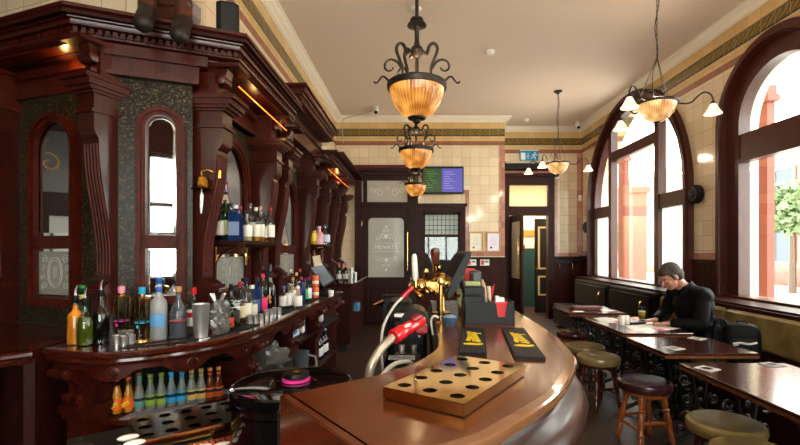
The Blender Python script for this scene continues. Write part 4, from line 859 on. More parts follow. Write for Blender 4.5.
for px, py, h, r, sh, gl, lq, cp, lb, lab in crowd: bottle(lab, cz(px, py), h, r, sh, gl, LQ(lq) if lq else None, .45, cp, lb, .12, .42)
g = bottle('matt black champagne bottle with a copper label motif', cz(270, 312), .325, .044, 'wine', DKGL, None, cap='#14161a', capz=.3)
MB().ell((0, -.043, .12), (.014, .003, .02)).ell((.004, -.043, .085), (.01, .003, .014)).build('label_motif', pm('#c07a34', .3), g)
crowd2 = [
 (284, 309, .2, .04, 'squat', CLR, None, '#6b4aa0', '#e6e2da', 'clear jar-like bottle with a white label and purple cap left of the second crowd'),
 (289, 309, .24, .032, 'spirit', CLR, None, '#17171a', '#e9e6e0', 'clear bottle with a black cap and white label in the second crowd'),
 (293, 306, .25, .03, 'slim', CLR, '#b06a20', '#caa04c', '#efe8da', 'amber liqueur bottle with a gold cap in the second crowd'),
 (296.5, 304, .28, .03, 'spirit', CLR, '#a02a30', '#e0c070', '#e9a07a', 'bottle with an orange-pink label and pale cap in the second crowd'),
 (298, 309, .2, .034, 'squat', CLR, None, '#dfe4ea', '#f0ede6', 'small squat bottle with a white wrapped label at the front of the second crowd'),
 (301.5, 303, .25, .03, 'square', BLUG, None, '#c02a3c', '#3c64c8', 'blue bottle with a red cap in the second crowd'),
 (305, 302, .22, .03, 'spirit', GRNG, None, '#7a2a8a', '#3aa05a', 'small green bottle with a purple cap at the right of the second crowd'),
 (308.5, 301.5, .23, .03, 'slim', CLR, None, '#a03080', '#eae4f2', 'clear bottle with a magenta cap next to the orange cans'),
 (291, 301, .29, .033, 'wine', CLR, '#d8c8a0', '#d8d2c8', '#d9b08a', 'pale bottle at the back of the second crowd'),
 (300, 298, .3, .03, 'slim', CLR, None, '#d04a4a', '#e0d2c8', 'tall clear bottle with a coral cap at the back of the second crowd')]
for px, py, h, r, sh, gl, lq, cp, lb, lab in crowd2: bottle(lab, cz(px, py), h, r, sh, gl, LQ(lq) if lq else None, .5, cp, lb, .14, .55)
g = T('drink_can', 'orange drinks can at the bottom of the pair by the tablet till', 'can', cz(315.5, 298)); MB().lathe([(.025, 0), (.033, .008), (.033, .105), (.027, .115), (.0, .113)], 20).build('can_body', pm('#e8622a', .25), g); MB().lathe([(.0335, .03), (.034, .031), (.034, .06), (.0335, .061)], 20).build('label_band', pm('#e9dfd4'), g)
p = cz(315.5, 298); g = T('drink_can', 'orange drinks can balanced on top of the pair by the tablet till', 'can', (p[0], p[1], 1.116)); MB().lathe([(.025, 0), (.033, .008), (.033, .105), (.027, .115), (.0, .113)], 20).build('can_body', pm('#e8622a', .25), g); MB().lathe([(.0335, .03), (.034, .031), (.034, .06), (.0335, .061)], 20).build('label_band', pm('#e9dfd4'), g)
# tablet till at the end
g = T('tablet_till', 'black tablet till tilted back on a stand with a receipt sheet clipped on top', 'till', (-1.02, 4.85, 1.0))
K = Matrix.Translation((-.985, 4.72, 1.235)) @ Matrix.Rotation(.15, 4, 'Z') @ Matrix.Rotation(1.0, 4, 'Y')
m = MB(); m.M = K; m.box(-.135, .135, -.01, .012, -.075, .075, bev=.006); m.build('tablet', BLK, g, True); m = MB(); m.M = K; m.box(-.115, .115, -.013, -.01, -.06, .06); m.build('tablet_screen', pm('#59606a', .2), g, True)
MB().rod((-1.04, 4.9, 1.0), (-.99, 4.78, 1.2), [(.03, 0), (.02, .6), (.03, 1)], 12).box(-1.18, -.95, 4.75, 5.05, 1.0, 1.06, bev=.01).box(-1.2, -1.05, 4.8, 5.0, 1.06, 1.16, bev=.02).build('stand', BLK, g, True)
m = MB(); m.M = Matrix.Translation((-1.035, 4.70, 1.375)) @ Matrix.Rotation(-.2, 4, 'Y'); m.box(-.04, .04, -.005, 0, -.055, .055); m.build('receipt', pm('#e8d2b0'), g, True)
g = T('paper_cup', 'small white cup at the end of the back bar counter', 'cup', cz(331, 296)); MB().lathe([(.025, 0), (.032, .06), (.03, .06), (.024, .004)], 16).build('cup_body', WHT, g)
# bottles on the wall shelves
def shf(px, d_, y=1.562): p = ad(px, d_); return (max(-1.45, min(-1.24, p.x)), d_, y)
row1 = [
 (219.5, 3.19, .27, .034, 'spirit', CLR, None, '#2b2b2b', '#b9b4a8', 'clear bottle at the near end of the upper shelf', None),
 (225, 3.27, .3, .034, 'slim', GRNG, None, '#101010', '#c8d070', 'green bottle with a black cap on the upper shelf behind the blue one', None),
 (235.5, 3.24, .27, .047, 'square', BLUG, None, '#c9d1d8', '#7e90b4', 'wide square blue glass bottle on the upper shelf', None),
 (231, 3.45, .29, .033, 'spirit', CLR, None, '#1a1a1a', '#d2cfc2', 'black-capped bottle at the back of the upper shelf', None),
 (240, 3.5, .27, .035, 'spirit', CLR, '#6a3010', '#b91d2e', '#7a2030', 'whisky bottle with a red cap behind the blue square bottle', None),
 (247.5, 3.42, .24, .036, 'squat', CLR, '#c9b48a', '#181818', '#eae6dc', 'squat bottle with black stopper and white label on the upper shelf', None),
 (250.5, 3.62, .31, .033, 'slim', CLR, None, '#5c6068', '#d9d2c6', 'tall clear bottle with a grey cap on the upper shelf', None),
 (256, 3.6, .27, .035, 'spirit', CLR, '#b8823a', '#e6e0d4', '#efe9da', 'whisky bottle with cream label and white cap on the upper shelf', None),
 (260.5, 3.72, .29, .033, 'spirit', CLR, '#a8641e', '#c99a6a', '#e8e0c8', 'amber whisky bottle with a tan cap on the upper shelf', None),
 (265, 3.82, .26, .034, 'square', CLR, '#8a4a18', '#1c1c1c', '#d8dcd8', 'square whisky bottle with a black cap near the far end of the upper shelf', None),
 (270.5, 3.86, .29, .036, 'spirit', CLR, '#5a2c12', '#c01c30', '#e9e7dc', 'dark whisky bottle with a red cap at the far end of the upper shelf', None)]
for px, d_, h, r, sh, gl, lq, cp, lb, lab, _ in row1: bottle(lab, shf(px, d_), h, r, sh, gl, LQ(lq) if lq else None, .5, cp, lb, .14, .5)
row2 = [(313.5, 5.97, .3, .04, 'slim', CLR, '#e0b428', '#d8402a', '#f0d040', 'yellow bottle at the near end of the farther shelf'), (319, 6.08, .26, .065, 'squat', None, None, '#e8b8b8', None, 'stout pink bottle on the farther shelf'),
 (324.5, 6.2, .27, .04, 'spirit', CLR, None, '#3a6a9a', '#b0c0d0', 'clear bottle with a blue cap on the farther shelf'), (329, 6.35, .28, .045, 'round', CLR, None, '#2b4a7a', '#c8ccd4', 'clear round bottle at the end of the farther shelf')]
for px, d_, h, r, sh, gl, lq, cp, lb, lab in row2: bottle(lab, (max(-1.42, min(-1.26, ad(px, d_).x)), d_, 1.562), h, r, sh, gl or pm('#d99aa4', .25), LQ(lq) if lq else None, .6, cp, lb, .14, .5)
# far counter: pourer bottles with bright collars, steel tumblers
for px, lab in ((339, 'dark bottle with a rainbow-coloured wrap on the far counter, left of the pair'), (345.5, 'dark bottle with a rainbow-coloured wrap on the far counter, right of the pair')):
    p = ad(px, 6.75); g = bottle(lab, (p.x, 6.75, 1.0), .29, .042, 'spirit', DKGL, None, cap='#3a64c8', label='#d8d4cc', l0=.15, l1=.42, seal='#e0702a'); MB().lathe([(.018, .255), (.02, .257), (.02, .275), (.018, .277)], 12).build('red_wrap', pm('#d0302a'), g)
for px, hh, lab in ((351.5, .22, 'tall steel tumbler on the far counter'), (355, .15, 'short steel tumbler on the far counter')):
    p = ad(px, 6.7); g = T('steel_tumbler', lab, 'tumbler', (p.x, 6.7, 1.0)); MB().lathe([(.028, 0), (.034, hh), (.031, hh), (.026, .005)], 16).build('cup', STEL, g)
# bar runner under the front bottles, copper letters
def on_c(s_, o):    # along the counter edge, inset o
    a, d_, nn = on(s_, o-.045); return a, d_, nn
g = T('bar_runner', 'long black rubber runner with worn copper lettering under the bottles', 'bar mat', (-1.3, 2.4, 1.0)); m = MB(); A = [on_c(.42+.9*i/14, .06)[0] for i in range(15)]; B = [on_c(.42+.9*i/14, .155)[0] for i in range(15)]
m.prism(A+B[::-1], 1.0, 1.006); m.build('mat', RUBB, g, True); m = MB()
for i in range(26):
    s_ = .52+.026*i
    if i % 9 == 8:
        m.build('copper_lettering', pm('#b07048', .4), g, True); m = MB(); continue
    a, d_, nn = on_c(s_, .075); h_ = .014; m.prism([a, a+d_*.004, a+d_*.004+nn*h_, a+nn*h_], 1.006, 1.0075)
    if i % 3 != 1: m.prism([a+nn*(h_-.003), a+d_*.016+nn*(h_-.003), a+d_*.016+nn*h_, a+nn*h_], 1.006, 1.0075)
    if i % 2: m.prism([a+d_*.013, a+d_*.017, a+d_*.017+nn*h_, a+d_*.013+nn*h_], 1.006, 1.0075)
for s0, s1, lab in ((1.75, 2.25, 'black runner with copper print beside the champagne bottle'), (2.45, 2.95, 'black runner beside the second bottle crowd')):
    m = MB(); A = [on_c(s0+(s1-s0)*i/8, .06)[0] for i in range(9)]; B = [on_c(s0+(s1-s0)*i/8, .16)[0] for i in range(9)]; tag(m.prism(A+B[::-1], 1.0, 1.006).build('bar_runner', RUBB), lab, 'bar mat')
# mixers on the curved shelf
mix = [(117.2, '#e08a18', '#e8631c', 'Y', 'orange juice mixer bottle first in the row'), (128.6, '#e08a18', '#e8631c', 'Y', 'orange juice mixer bottle second in the row'), (139.3, None, '#5a9a94', 'W', 'clear mixer bottle with a teal label next to the orange juices'),
 (150.4, None, '#86a83e', 'W', 'clear mixer bottle with a green label, third from the orange juices'), (161.2, None, '#86a83e', 'W', 'clear mixer bottle with a green label beside the first blue one'), (171.4, None, '#2a9ad0', 'W', 'clear mixer bottle with a bright blue label beside the green ones'),
 (181.8, None, '#2a9ad0', 'W', 'clear mixer bottle with a bright blue label beside the yellow ones'), (191.6, None, '#c8a860', 'W', 'clear mixer bottle with a sandy yellow label beside the blue ones'), (201, None, '#c8a860', 'W', 'clear mixer bottle with a sandy yellow label beside the brown ones'),
 (210, '#9a6424', '#b8502a', 'B', 'amber ginger mixer bottle, second from the far end'), (218.4, '#9a6424', '#b8502a', 'B', 'amber ginger mixer bottle at the far end of the row')]
MX = {}
for i, (px, lq, lb, kd, lab) in enumerate(mix):
    py = 413.6-(px-117)*.139; p = at(px, py, .605); h = .19; r = .0265
    cap = {'Y': '#b8502a', 'W': lb, 'B': '#c07a40'}[kd]
    g = bottle(lab+' on the curved shelf', (p.x, p.y, .605), h, r, 'mixer', (CLR if kd == 'Y' else CLM) if kd != 'B' else AMBG, LQ(lq) if lq else None, .8, cap, lb if kd != 'Y' else '#e8631c', .14, .43, group='mixer bottles on the curved shelf', band='#20242a' if kd != 'Y' else None, seal=None if kd == 'Y' else lb, nm='mixer_bottle')
    g.rotation_euler = (0, 0, 0); _wm[g.name] = Matrix.Translation(g.location)
    if kd == 'Y':
        d = Matrix.Translation((0, -r*1.03, h*.28)) @ Matrix.Rotation(-.5, 4, 'Y'); q = MB(); q.M = d; q.box(-.024, .024, -.003, .0, -.009, .009); q.build('label_stripe', pm('#e8c832'), g)
        tM = Matrix.Translation((0, -r*1.03-.0035, h*.28)) @ Matrix.Rotation(-.5, 4, 'Y') @ Matrix.Rotation(PI/2, 4, 'X'); text_obj('label_lettering', 'Schweppes', .0115, pm('#15130f'), g, tM, .0002, world=False)
for px in (120.5, 131.5): p = at(px, 409.5, .605); bottle('orange juice mixer bottle standing behind the '+('first' if px < 125 else 'second')+' one of the row', (p.x+.01, p.y+.05, .605), .19, .0265, 'mixer', CLR, OJ, .8, '#b8502a', '#e8631c', .14, .43, group='mixer bottles on the curved shelf', nm='mixer_bottle')
for px, py, c, lab in ((97+5, 424, '#1c2436', 'dark can or bottle top with silver highlights, lowest at the left under the shelf'), (112, 421, '#1c2436', 'dark bottle top with silver highlights, second under the shelf'), (131, 413, '#2f9a3a', 'green-capped bottle in the dark under the curved shelf'), (142, 412, '#2f9a3a', 'second green-capped bottle in the dark under the curved shelf')):
    p = at(px, py+8, .36); bottle(lab, (p.x-.02, p.y+.02, .14), .26, .033, 'wine', DKGL, None, cap=c if c != '#1c2436' else None, capm=None) if c != '#1c2436' else bottle(lab, (p.x-.02, p.y+.02, .14), .24, .035, 'wine', DKGL, None, cap='#8a90a0', capm=STEL)
# things on the lower shelves
def blob(name, lab, cat, c, r, mt, n=14, K=9, amp=.3, seed=1):
    rnd = random.Random(seed); m = MB(); offs = [[1+amp*rnd.uniform(-1, 1)*.6 for i in range(n)] for j in range(K+1)]
    for j in range(K+1):
        ph = PI*j/K
        for i in range(n):
            a = 2*PI*i/n; k = offs[j][i] if 0 < j < K else 1; m.v.append(Vector((r[0]*math.sin(ph)*math.cos(a)*k, r[1]*math.sin(ph)*math.sin(a)*k, r[2]*(1-math.cos(ph))*(1+(k-1)*.4))))
    for j in range(K):
        for i in range(n): m.f.append((j*n+i, j*n+(i+1) % n, (j+1)*n+(i+1) % n, (j+1)*n+i)); m.mi.append(0)
    o = m.build(name, mt); o.location = c; tag(o, lab, cat); _wm[o.name] = Matrix.Translation(c); return o
a, d_, nn = on(1.66, .16); blob('plastic_bag', 'crumpled clear plastic bag on the grey shelf under the counter', 'bag', (a.x, a.y, .582), (.2, .12, .12), thin_glass('bag_film', '#aaa9a2', .2, 1, .5), 22, 12, .5, 3)
a, d_, nn = on(1.45, .12); blob('clear_tub', 'small clear tub beside the crumpled bag', 'tub', (a.x, a.y, .582), (.07, .06, .06), thin_glass('tub_film', '#b5b8b6', .1, 1, .4), 18, 8, .1, 5)
for i, (s_, z, c, c2, lab) in enumerate(((2.25, .722, '#dfe6ee', '#3a8ac8', 'white and blue packet on the lower shelf nearest the bag'), (2.36, .722, '#e9eef2', '#c84a5a', 'white and red packet on the lower shelf'), (2.48, .722, '#e4e8ea', '#4aa0c8', 'white packet with pale blue print at the end of the lower shelf'), (3.1, .722, '#e6e6e6', '#b02a3a', 'white and red packet on the far lower shelf'))):
    a, d_, nn = on(s_, .1); g = T('snack_packet', lab, 'packet', (a.x, a.y, z), math.atan2(d_.y, d_.x)+.3*i, 'packets on the lower shelves')
    MB().box(-.06, .06, -.025, .025, 0, .14, bev=.02).build('packet_body', pm(c), g); MB().box(-.045, .045, -.028, -.024, .04, .1).build('printed_panel', pm(c2), g)
for i, s_ in enumerate((3.0, 3.08, 3.2, 3.28)):
    a, d_, nn = on(s_, .08); bottle(('first', 'second', 'third', 'fourth')[i]+' small dark bottle with a pale label on the lowest shelf near the counter end', (a.x, a.y, .352), .26, .034, 'wine', DKGL, None, cap=('#2a6ac8', '#c83a2a', '#3a5ac0', '#d8d8d8')[i], label='#d8d8dc')
a, d_, nn = on(2.5, .1); g = T('water_jug', 'clear plastic measuring jug with a loop handle on the lowest shelf', 'jug', (a.x, a.y, .352)); MB().lathe([(.06, 0), (.075, .2), (.072, .2), (.057, .004)], 20).build('body', thin_glass('jug_plastic', '#b9c4cc', .1, 1, .3), g); MB().tube([(.07, -.02, .17), (.14, -.04, .16), (.15, -.04, .08), (.08, -.02, .04)], .01, 8).build('handle', pm('#a9b4bc', .2), g)
# cardboard / blue carton far
tag(MB().box(-.93, -.85, 6.7, 6.9, .55, .68, bev=.01).build('carton', pm('#4a7a9a')), 'small blue carton on the side of the far counter', 'carton')

# ---------------------------------------------------------------- on top of the back bar
g = T('pa_speaker', 'black box loudspeaker standing on the back bar cornice', 'speaker', (-1.25, 2.97, 2.905), .35)
MB().prism([(-.07, -.05), (-.04, -.08), (.04, -.08), (.07, -.05), (.07, .07), (-.07, .07)], 0, .21).build('cabinet', BLK, g); MB().prism([(-.062, -.062), (-.038, -.086), (.038, -.086), (.062, -.062)], .015, .195).build('grille', GREY, g)
g = T('grey_sounder', 'rounded grey box sensor with a white lip on the wall above the back bar', 'sensor', (-1.63, 3.2, 3.21), -.1)
MB().box(-.055, .055, -.05, .09, -.07, .08, bev=.03).build('casing', pm('#8d8286', .5), g); MB().box(-.03, .03, -.056, -.048, -.05, -.035, bev=.004).build('lip', WHT, g)
# carved figure: only legs and lap reach the frame
g = T('carved_wooden_figure', 'dark carved wooden figure seated on the cornice with boots hanging over', 'carved figure', (-1.62, 2.8, 2.9))
def wp(px, py, d): return Vector(((px-415)/F*d, d, 1.5+(249-py)/F*d))
for pts in (((147, -6), (147, 12), (149, 24)), ((183, -2), (184, 22), (184, 35))):
    a, b, c = wp(*pts[0], 2.60 if pts[0][0] < 160 else 2.68), wp(*pts[1], 2.56 if pts[0][0] < 160 else 2.64), wp(*pts[2], 2.50 if pts[0][0] < 160 else 2.58)
    MB().cap_(tuple(a), tuple(b), .05, .046, 12).build('leg', FIGW, g, True)
    MB().cap_(tuple(b-Vector((0, 0, .0))), tuple(c-Vector((0, .05, .02))), .05, .054, 8).build('boot', pm('#1d120d', .5), g, True)
a, b = wp(147, -10, 2.72), wp(182, -8, 2.8); MB().cap_(tuple(a+Vector((0, .02, .02))), tuple(b+Vector((0, .02, .02))), .06, .06).box(a.x-.02, b.x+.03, 2.72, 2.9, 2.9, 3.0, bev=.02).cap_((-1.6, 2.82, 3.0), (-1.58, 2.85, 3.3), .1, .12).build('torso', FIGW, g, True)
MB().cap_(tuple(wp(178, 2, 2.66)), tuple(wp(188, 5, 2.66)), .022, .026).build('hand', FIGW, g, True); MB().cap_(tuple(wp(148, 3, 2.75)), tuple(wp(178, 4, 2.75)), .035, .035).build('seat_log', FIGW, g, True)
MB().ell((-1.58, 2.86, 3.52), (.08, .09, .11)).build('head', FIGW, g, True)

# ================================================================= FRONT BAR
BO = [tuple(p)[:2] for p in smooth_path([(-.37, .86, 0), (-.15, .80, 0), (.11, .906, 0), (.2406, 1.035, 0), (.361, 1.181, 0), (.454, 1.325, 0), (.544, 1.508, 0), (.600, 1.669, 0), (.648, 2.007, 0), (.66, 2.355, 0), (.658, 2.92, 0), (.655, 3.45, 0)], 5)]
BI = [tuple(p)[:2] for p in smooth_path([(.12, 3.45, 0), (.11, 2.6, 0), (.108, 2.18, 0), (.1, 1.88, 0), (.08, 1.75, 0), (0, 1.56, 0), (-.106, 1.42, 0), (-.17, 1.365, 0), (-.367, 1.208, 0)], 4)]
# the near end is cut square: drop outer points left of the cut line
BO = [p for p in BO if p[0] > -.1]; BO = [(-.11, .862)]+BO
bar = T('front_bar', 'curved polished wooden bar counter with rounded rail sweeping through the foreground', 'bar', (.3, 2, 0))
MB().prism([tuple(p)[:2] for p in offset(BO, .036)]+BI+[(-.367, 1.208)], 1.055, 1.1).build('worktop', BART, bar, True)
MB().sweep([(.035, 1.1), (.006, 1.1), (0, 1.096), (-.002, 1.085), (.003, 1.07), (.014, 1.064), (.035, 1.06)], BO).build('worktop_lip', mat('lip_wood', '#7a5236', .16, coat=.5), bar, True)  # lip colour somewhat paler than the bar top, under a gloss coat
MB().sweep([(.02, 1.064), (.03, 1.03), (.02, 1.02), (-.005, 1.01), (-.03, .985), (-.04, .95), (-.03, .91), (-.005, .885), (.03, .875), (.05, .85), (.09, .85), (.09, 1.064)], BO).build('bar_rail', wood('rail_wood', '#24100a', '#3a1b10', .28, (3, 3, 8), .12), bar, True)
MB().sweep([(.06, .86), (.06, .12), (.1, .12), (.1, .86)], BO).build('front_panel', BARF, bar, True)
MB().sweep([(.05, .12), (.05, 0), (.1, 0), (.1, .12)], BO).build('plinth', MAHD, bar, True)
A = Vector((-.367, 1.208)); B = Vector((-.1, .865)); nn = Vector((-(B-A).normalized().y, (B-A).normalized().x)); nn = nn if nn.x > 0 else -nn
MB().prism([A, B, B+nn*.03, A+nn*.03], 0, 1.1).build('end_panel', BARF, bar, True)
MB().prism([A+nn*.004, B+nn*.004, B+nn*.022, A+nn*.022], 1.1, 1.1015).build('end_lipping', BARF, bar, True)
MB().sweep([(.0, 1.055), (.02, 1.055), (.02, 0), (0, 0)], BI[::-1]).build('back_panel', DKIN, bar, True)
MB().box(.12, .62, 3.4, 3.45, 0, 1.06).build('far_end_panel', BARF, bar, True)

# brass drip trays with round holes
def drip(lab, cx, cy, z, ang, lx, ly, topm):
    g = T('drip_tray', lab, 'drip tray', (cx, cy, z), ang); nx, ny = 5, 3; m = MB()
    m.box(-lx/2, lx/2, -ly/2, -ly/2+.004, .004, .034).box(-lx/2, lx/2, ly/2-.004, ly/2, .004, .034).box(-lx/2, -lx/2+.004, -ly/2, ly/2, .004, .034).box(lx/2-.004, lx/2, -ly/2, ly/2, .004, .034)
    m.build('side', ABRS if topm is ABRS else GOLD, g); MB().box(-lx/2+.004, lx/2-.004, -ly/2+.004, ly/2-.004, 0, .006).build('base', BLK, g)
    t = MB(); cw, ch = lx/nx, ly/ny; seg = 24; R = .019
    for i in range(nx):
        for j in range(ny):
            x0, y0 = -lx/2+cw*i, -ly/2+ch*j; cx_, cy_ = x0+cw/2, y0+ch/2+(0 if i % 2 else .0)
            sq = []; cr = []
            for k in range(seg):
                a = 2*PI*k/seg; c, s_ = math.cos(a), math.sin(a); f = min(cw/2/abs(c) if abs(c) > 1e-6 else 9, ch/2/abs(s_) if abs(s_) > 1e-6 else 9)
                sq.append((cx_+c*f, cy_+s_*f, .0345)); cr.append((cx_+c*R, cy_+s_*R, .0345))
            lo = [(a, b, .026) for a, b, _ in cr]
            cor_ = [(x0, y0), (x0+cw, y0), (x0+cw, y0+ch), (x0, y0+ch)]
            t.add(sq+cr+lo, [(k, (k+1) % seg, seg+(k+1) % seg, seg+k) for k in range(seg)]+[(seg+k, seg+(k+1) % seg, 2*seg+(k+1) % seg, 2*seg+k) for k in range(seg)])
            for (X, Y) in cor_:     # fill the corners the octant fan leaves open
                near = sorted(range(seg), key=lambda k: (sq[k][0]-X)**2+(sq[k][1]-Y)**2)[:2]
                if (sq[near[0]][0]-X)**2+(sq[near[0]][1]-Y)**2 > 1e-8: t.add([sq[near[0]], (X, Y, .0345), sq[near[1]]], [(0, 1, 2)])
    t.build('perforated_top', topm, g); return g
drip('polished brass drip tray with round holes lying on the wooden bar counter', .131, 1.289, 1.1, math.atan2(.352, .232), .42, .24, TRAY)
WS = T('bar_workstation', 'stainless bar workstation below the back bar shelf', 'workstation', (-.85, 1.6, 0))
m = MB(); m.M = Matrix.Translation((-.78, 1.42, 0)) @ Matrix.Rotation(math.atan2(.173, .235), 4, 'Z'); m.box(-.27, .12, -.3, .265, .84, .87).box(-.27, -.24, -.3, .265, 0, .84).box(.09, .12, -.3, .265, 0, .84).build('worktop', mat('dull_steel', '#1a1918', .35, .6), WS, True)
drip('antique brass drip tray with round holes in front of the mixer shelf', -.79, 1.56, .872, math.atan2(.173, .235), .34, .24, mat('smoked_brass', '#5c4424', .14, 1))
g = T('red_bar_mat', 'red rubber bar mat with a black grid and white print below the tray', 'bar mat', (-.66, 1.37, .871), math.atan2(.173, .235)); MB().box(-.2, .13, -.13, .06, 0, .008).build('mat', REDR, g)
m = MB()
for i in range(20): m.box(-.195+.016*i, -.195+.016*i+.006, -.125, .055, .008, .011)
m.build('ribs', pm('#3a0d12'), g); m = MB(); m.box(-.1, -.085, .0, .05, .011, .013).box(-.1, -.05, .035, .05, .011, .013).ell((.0, .02, .012), (.035, .016, .002)).ell((.06, .0, .012), (.025, .016, .002)); m.build('white_print', PAPR, g)
g = T('bar_caddy', 'grey steel caddy with white-handled scoops beside the drip tray', 'caddy', (-.99, 1.31, .872), .5)
MB().box(-.07, .03, -.1, .05, 0, .04, bev=.01).build('box', mat('caddy_grey', '#55504c', .3, .6), g)
for i in range(2): MB().ell((.12+.02*i, .02-.055*i, .04), (.03, .015, .009)).build('scoop', WHT, g)
MB().box(.04, .17, -.1, .06, 0, .03, bev=.01).build('black_tray', BLK, g)

# black drum with a disc lid
g = T('glass_washer_drum', 'glossy black drum with a flat black disc lid and pink ring', 'drum', (-.415, 1.515, 0))
MB().lathe([(.18, 0), (.194, .02), (.197, .86), (.197, .985), (0, .985)], 48).build('drum', BLKG, g)
MB().lathe([(.19, .985), (.203, .99), (.206, 1.01), (.206, 1.03), (.2, 1.045), (.19, 1.049), (.186, 1.047), (.078, 1.047), (.074, 1.041), (.045, 1.041), (0, 1.041)], 56).build('lid', BLKG, g)
MB().lathe([(.044, 1.041), (.048, 1.043), (.048, 1.05), (0, 1.055)], 28, (.0, .035, 0)).build('pink_ring', pm('#e03a94', .3), g); MB().lathe([(.043, 1.055), (.045, 1.058), (.043, 1.07), (.03, 1.074), (0, 1.073)], 28, (0, .035, 0)).build('hub', BLK, g)
MB().lathe([(.012, 1.073), (.012, 1.077), (0, 1.078)], 14, (0, .035, 0)).build('spindle', ABRS, g)

# ribbed bar mats with yellow print
def barmat(lab, a, b, wd):
    a, b = Vector(a), Vector(b); d = b-a; Lh = d.length; ang = math.atan2(d.y, d.x)-PI/2; c = (a+b)/2
    g = T('bar_mat', lab, 'bar mat', (c.x, c.y, 1.1), ang, None); h = wd/2
    MB().box(-h, h, -Lh/2, Lh/2, 0, .006).ring([(-h, -Lh/2), (-h, Lh/2), (h, Lh/2), (h, -Lh/2)], [(-h+.006, -Lh/2+.006), (-h+.006, Lh/2-.006), (h-.006, Lh/2-.006), (h-.006, -Lh/2+.006)], (0, 0, .006), (1, 0, 0), (0, 1, 0), (0, 0, .006)).build('mat', RUBB, g)
    m = MB()
    for i in range(11): x = -h+.009+(wd-.018)*i/10; m.box(x-.0022, x+.0022, -Lh/2+.01, Lh/2-.01, .006, .0115)
    m.build('ribs', pm('#2c3036', .5), g)
    Y = pm('#e8c41c', .5); m = MB(); z = .012
    def tp(pts): m.prism(pts, z, z+.001)
    # a bold slanted word mark with a short bar above and a swash below
    tp([(-.030, .17), (-.012, .165), (.0, .06), (-.012, -.06), (-.030, -.04), (-.022, .05)])
    for k in range(6): y0 = .14-.036*k; tp([(-.024+.004*k, y0), (.012+.004*k, y0+.006), (.014+.004*k, y0-.016), (-.02+.004*k, y0-.022)]); tp([(-.006+.004*k, y0-.012), (.006+.004*k, y0-.012), (.01+.004*k, y0-.034), (-.002+.004*k, y0-.034)])
    tp([(.012, .13), (.036, .125), (.038, .11), (.014, .112)])
    tp([(-.038, -.105), (-.01, -.09), (.02, -.1), (.04, -.09), (.042, -.115), (.02, -.13), (-.01, -.128), (-.036, -.122)])
    m.build('yellow_print', Y, g); return g
barmat('ribbed black bar mat with yellow print behind the brass tray, nearer the beer taps', (.215, 1.66), (.286, 2.19), .106)
barmat('ribbed black bar mat with yellow print nearer the outer edge of the bar', (.415, 1.6), (.482, 2.19), .108)
# napkin box with cups and cutlery
g = T('napkin_caddy', 'black open box on the bar holding red napkins', 'caddy', (.4, 2.45, 1.1))
fz = [(-.135, 0), (.13, 0), (.135, .115), (.105, .115), (.095, .105), (.085, .035), (.045, .035), (.035, .105), (.02, .115), (-.135, .115)]
MB().ext(fz, (0, -.07, 0), (1, 0, 0), uz, (0, .006, 0)).box(-.135, .135, .08, .086, 0, .115).box(-.135, -.129, -.07, .08, 0, .115).box(.129, .135, -.07, .08, 0, .115).box(-.13, .13, -.065, .08, 0, .006).box(.015, .021, -.06, .08, 0, .11).build('box', mat('caddy_black', '#1b1d21', .5, spec=.25), g)
NP = T('red_napkins', 'stack of red paper napkins standing in the black caddy', 'napkins', (.46, 2.45, 1.107)); m = MB()
for i in range(7): m.box(-.028, .05, -.055+.016*i, -.044+.016*i, 0, .1+.004*math.sin(i*2))
m.build('napkin_stack', REDP, NP); MB().box(-.02, .0, -.03, .0, .1, .135).box(.0, .03, -.02, .03, .1, .125).build('white_napkin', PAPR, NP)
for k, (x, y, z, lab) in enumerate(((.345, 2.43, 1.107, 'black beaker cluster in the caddy'), )):
    pass
for k, (dx, z, r, h, lab) in enumerate(((-.075, .07, .05, .075, 'stack of ribbed black plastic beakers standing in the caddy'),)):
    g = T('beaker_stack', lab, 'beakers', (.4+dx, 2.45, 1.107)); 
    for j in range(3): MB().box(-.058-.0015*j, .05+.0015*j, -.05, .05, .045+.05*j, .088+.05*j, bev=.006).build('beaker', BLK, g)
    MB().box(-.056, .05, -.05, .05, 0, .05).build('beaker_foot', BLK, g); m = MB()
    for i in range(12): m.box(-.055+.0094*i, -.0515+.0094*i, -.054, -.05, .05, .185)
    m.build('rim_ribs', GREY, g)
g = T('wooden_paddle', 'pale upright wooden spoon and knife handles beside the beakers', 'utensils', (.42, 2.52, 1.107), 0); MB().rod((0, 0, 0), (-.035, .02, .22), [(.008, 0), (.01, .5), (.014, .85), (.004, 1)], 8).build('handle', pm('#a5845c'), g); MB().rod((.015, .01, 0), (.0, .02, .18), [(.006, 0), (.012, 1)], 8).build('second_handle', pm('#c6b79b'), g)
g = T('red_straws', 'sprig of thin red straws sticking up behind the beakers', 'straws', (.4, 2.56, 1.107)); m = MB()
for i in range(5): m.tube([(.005*i, 0, 0), (.02+.01*i, .01, .15+.01*i)], .003, 5)
m.build('straw_bundle', REDP, g)
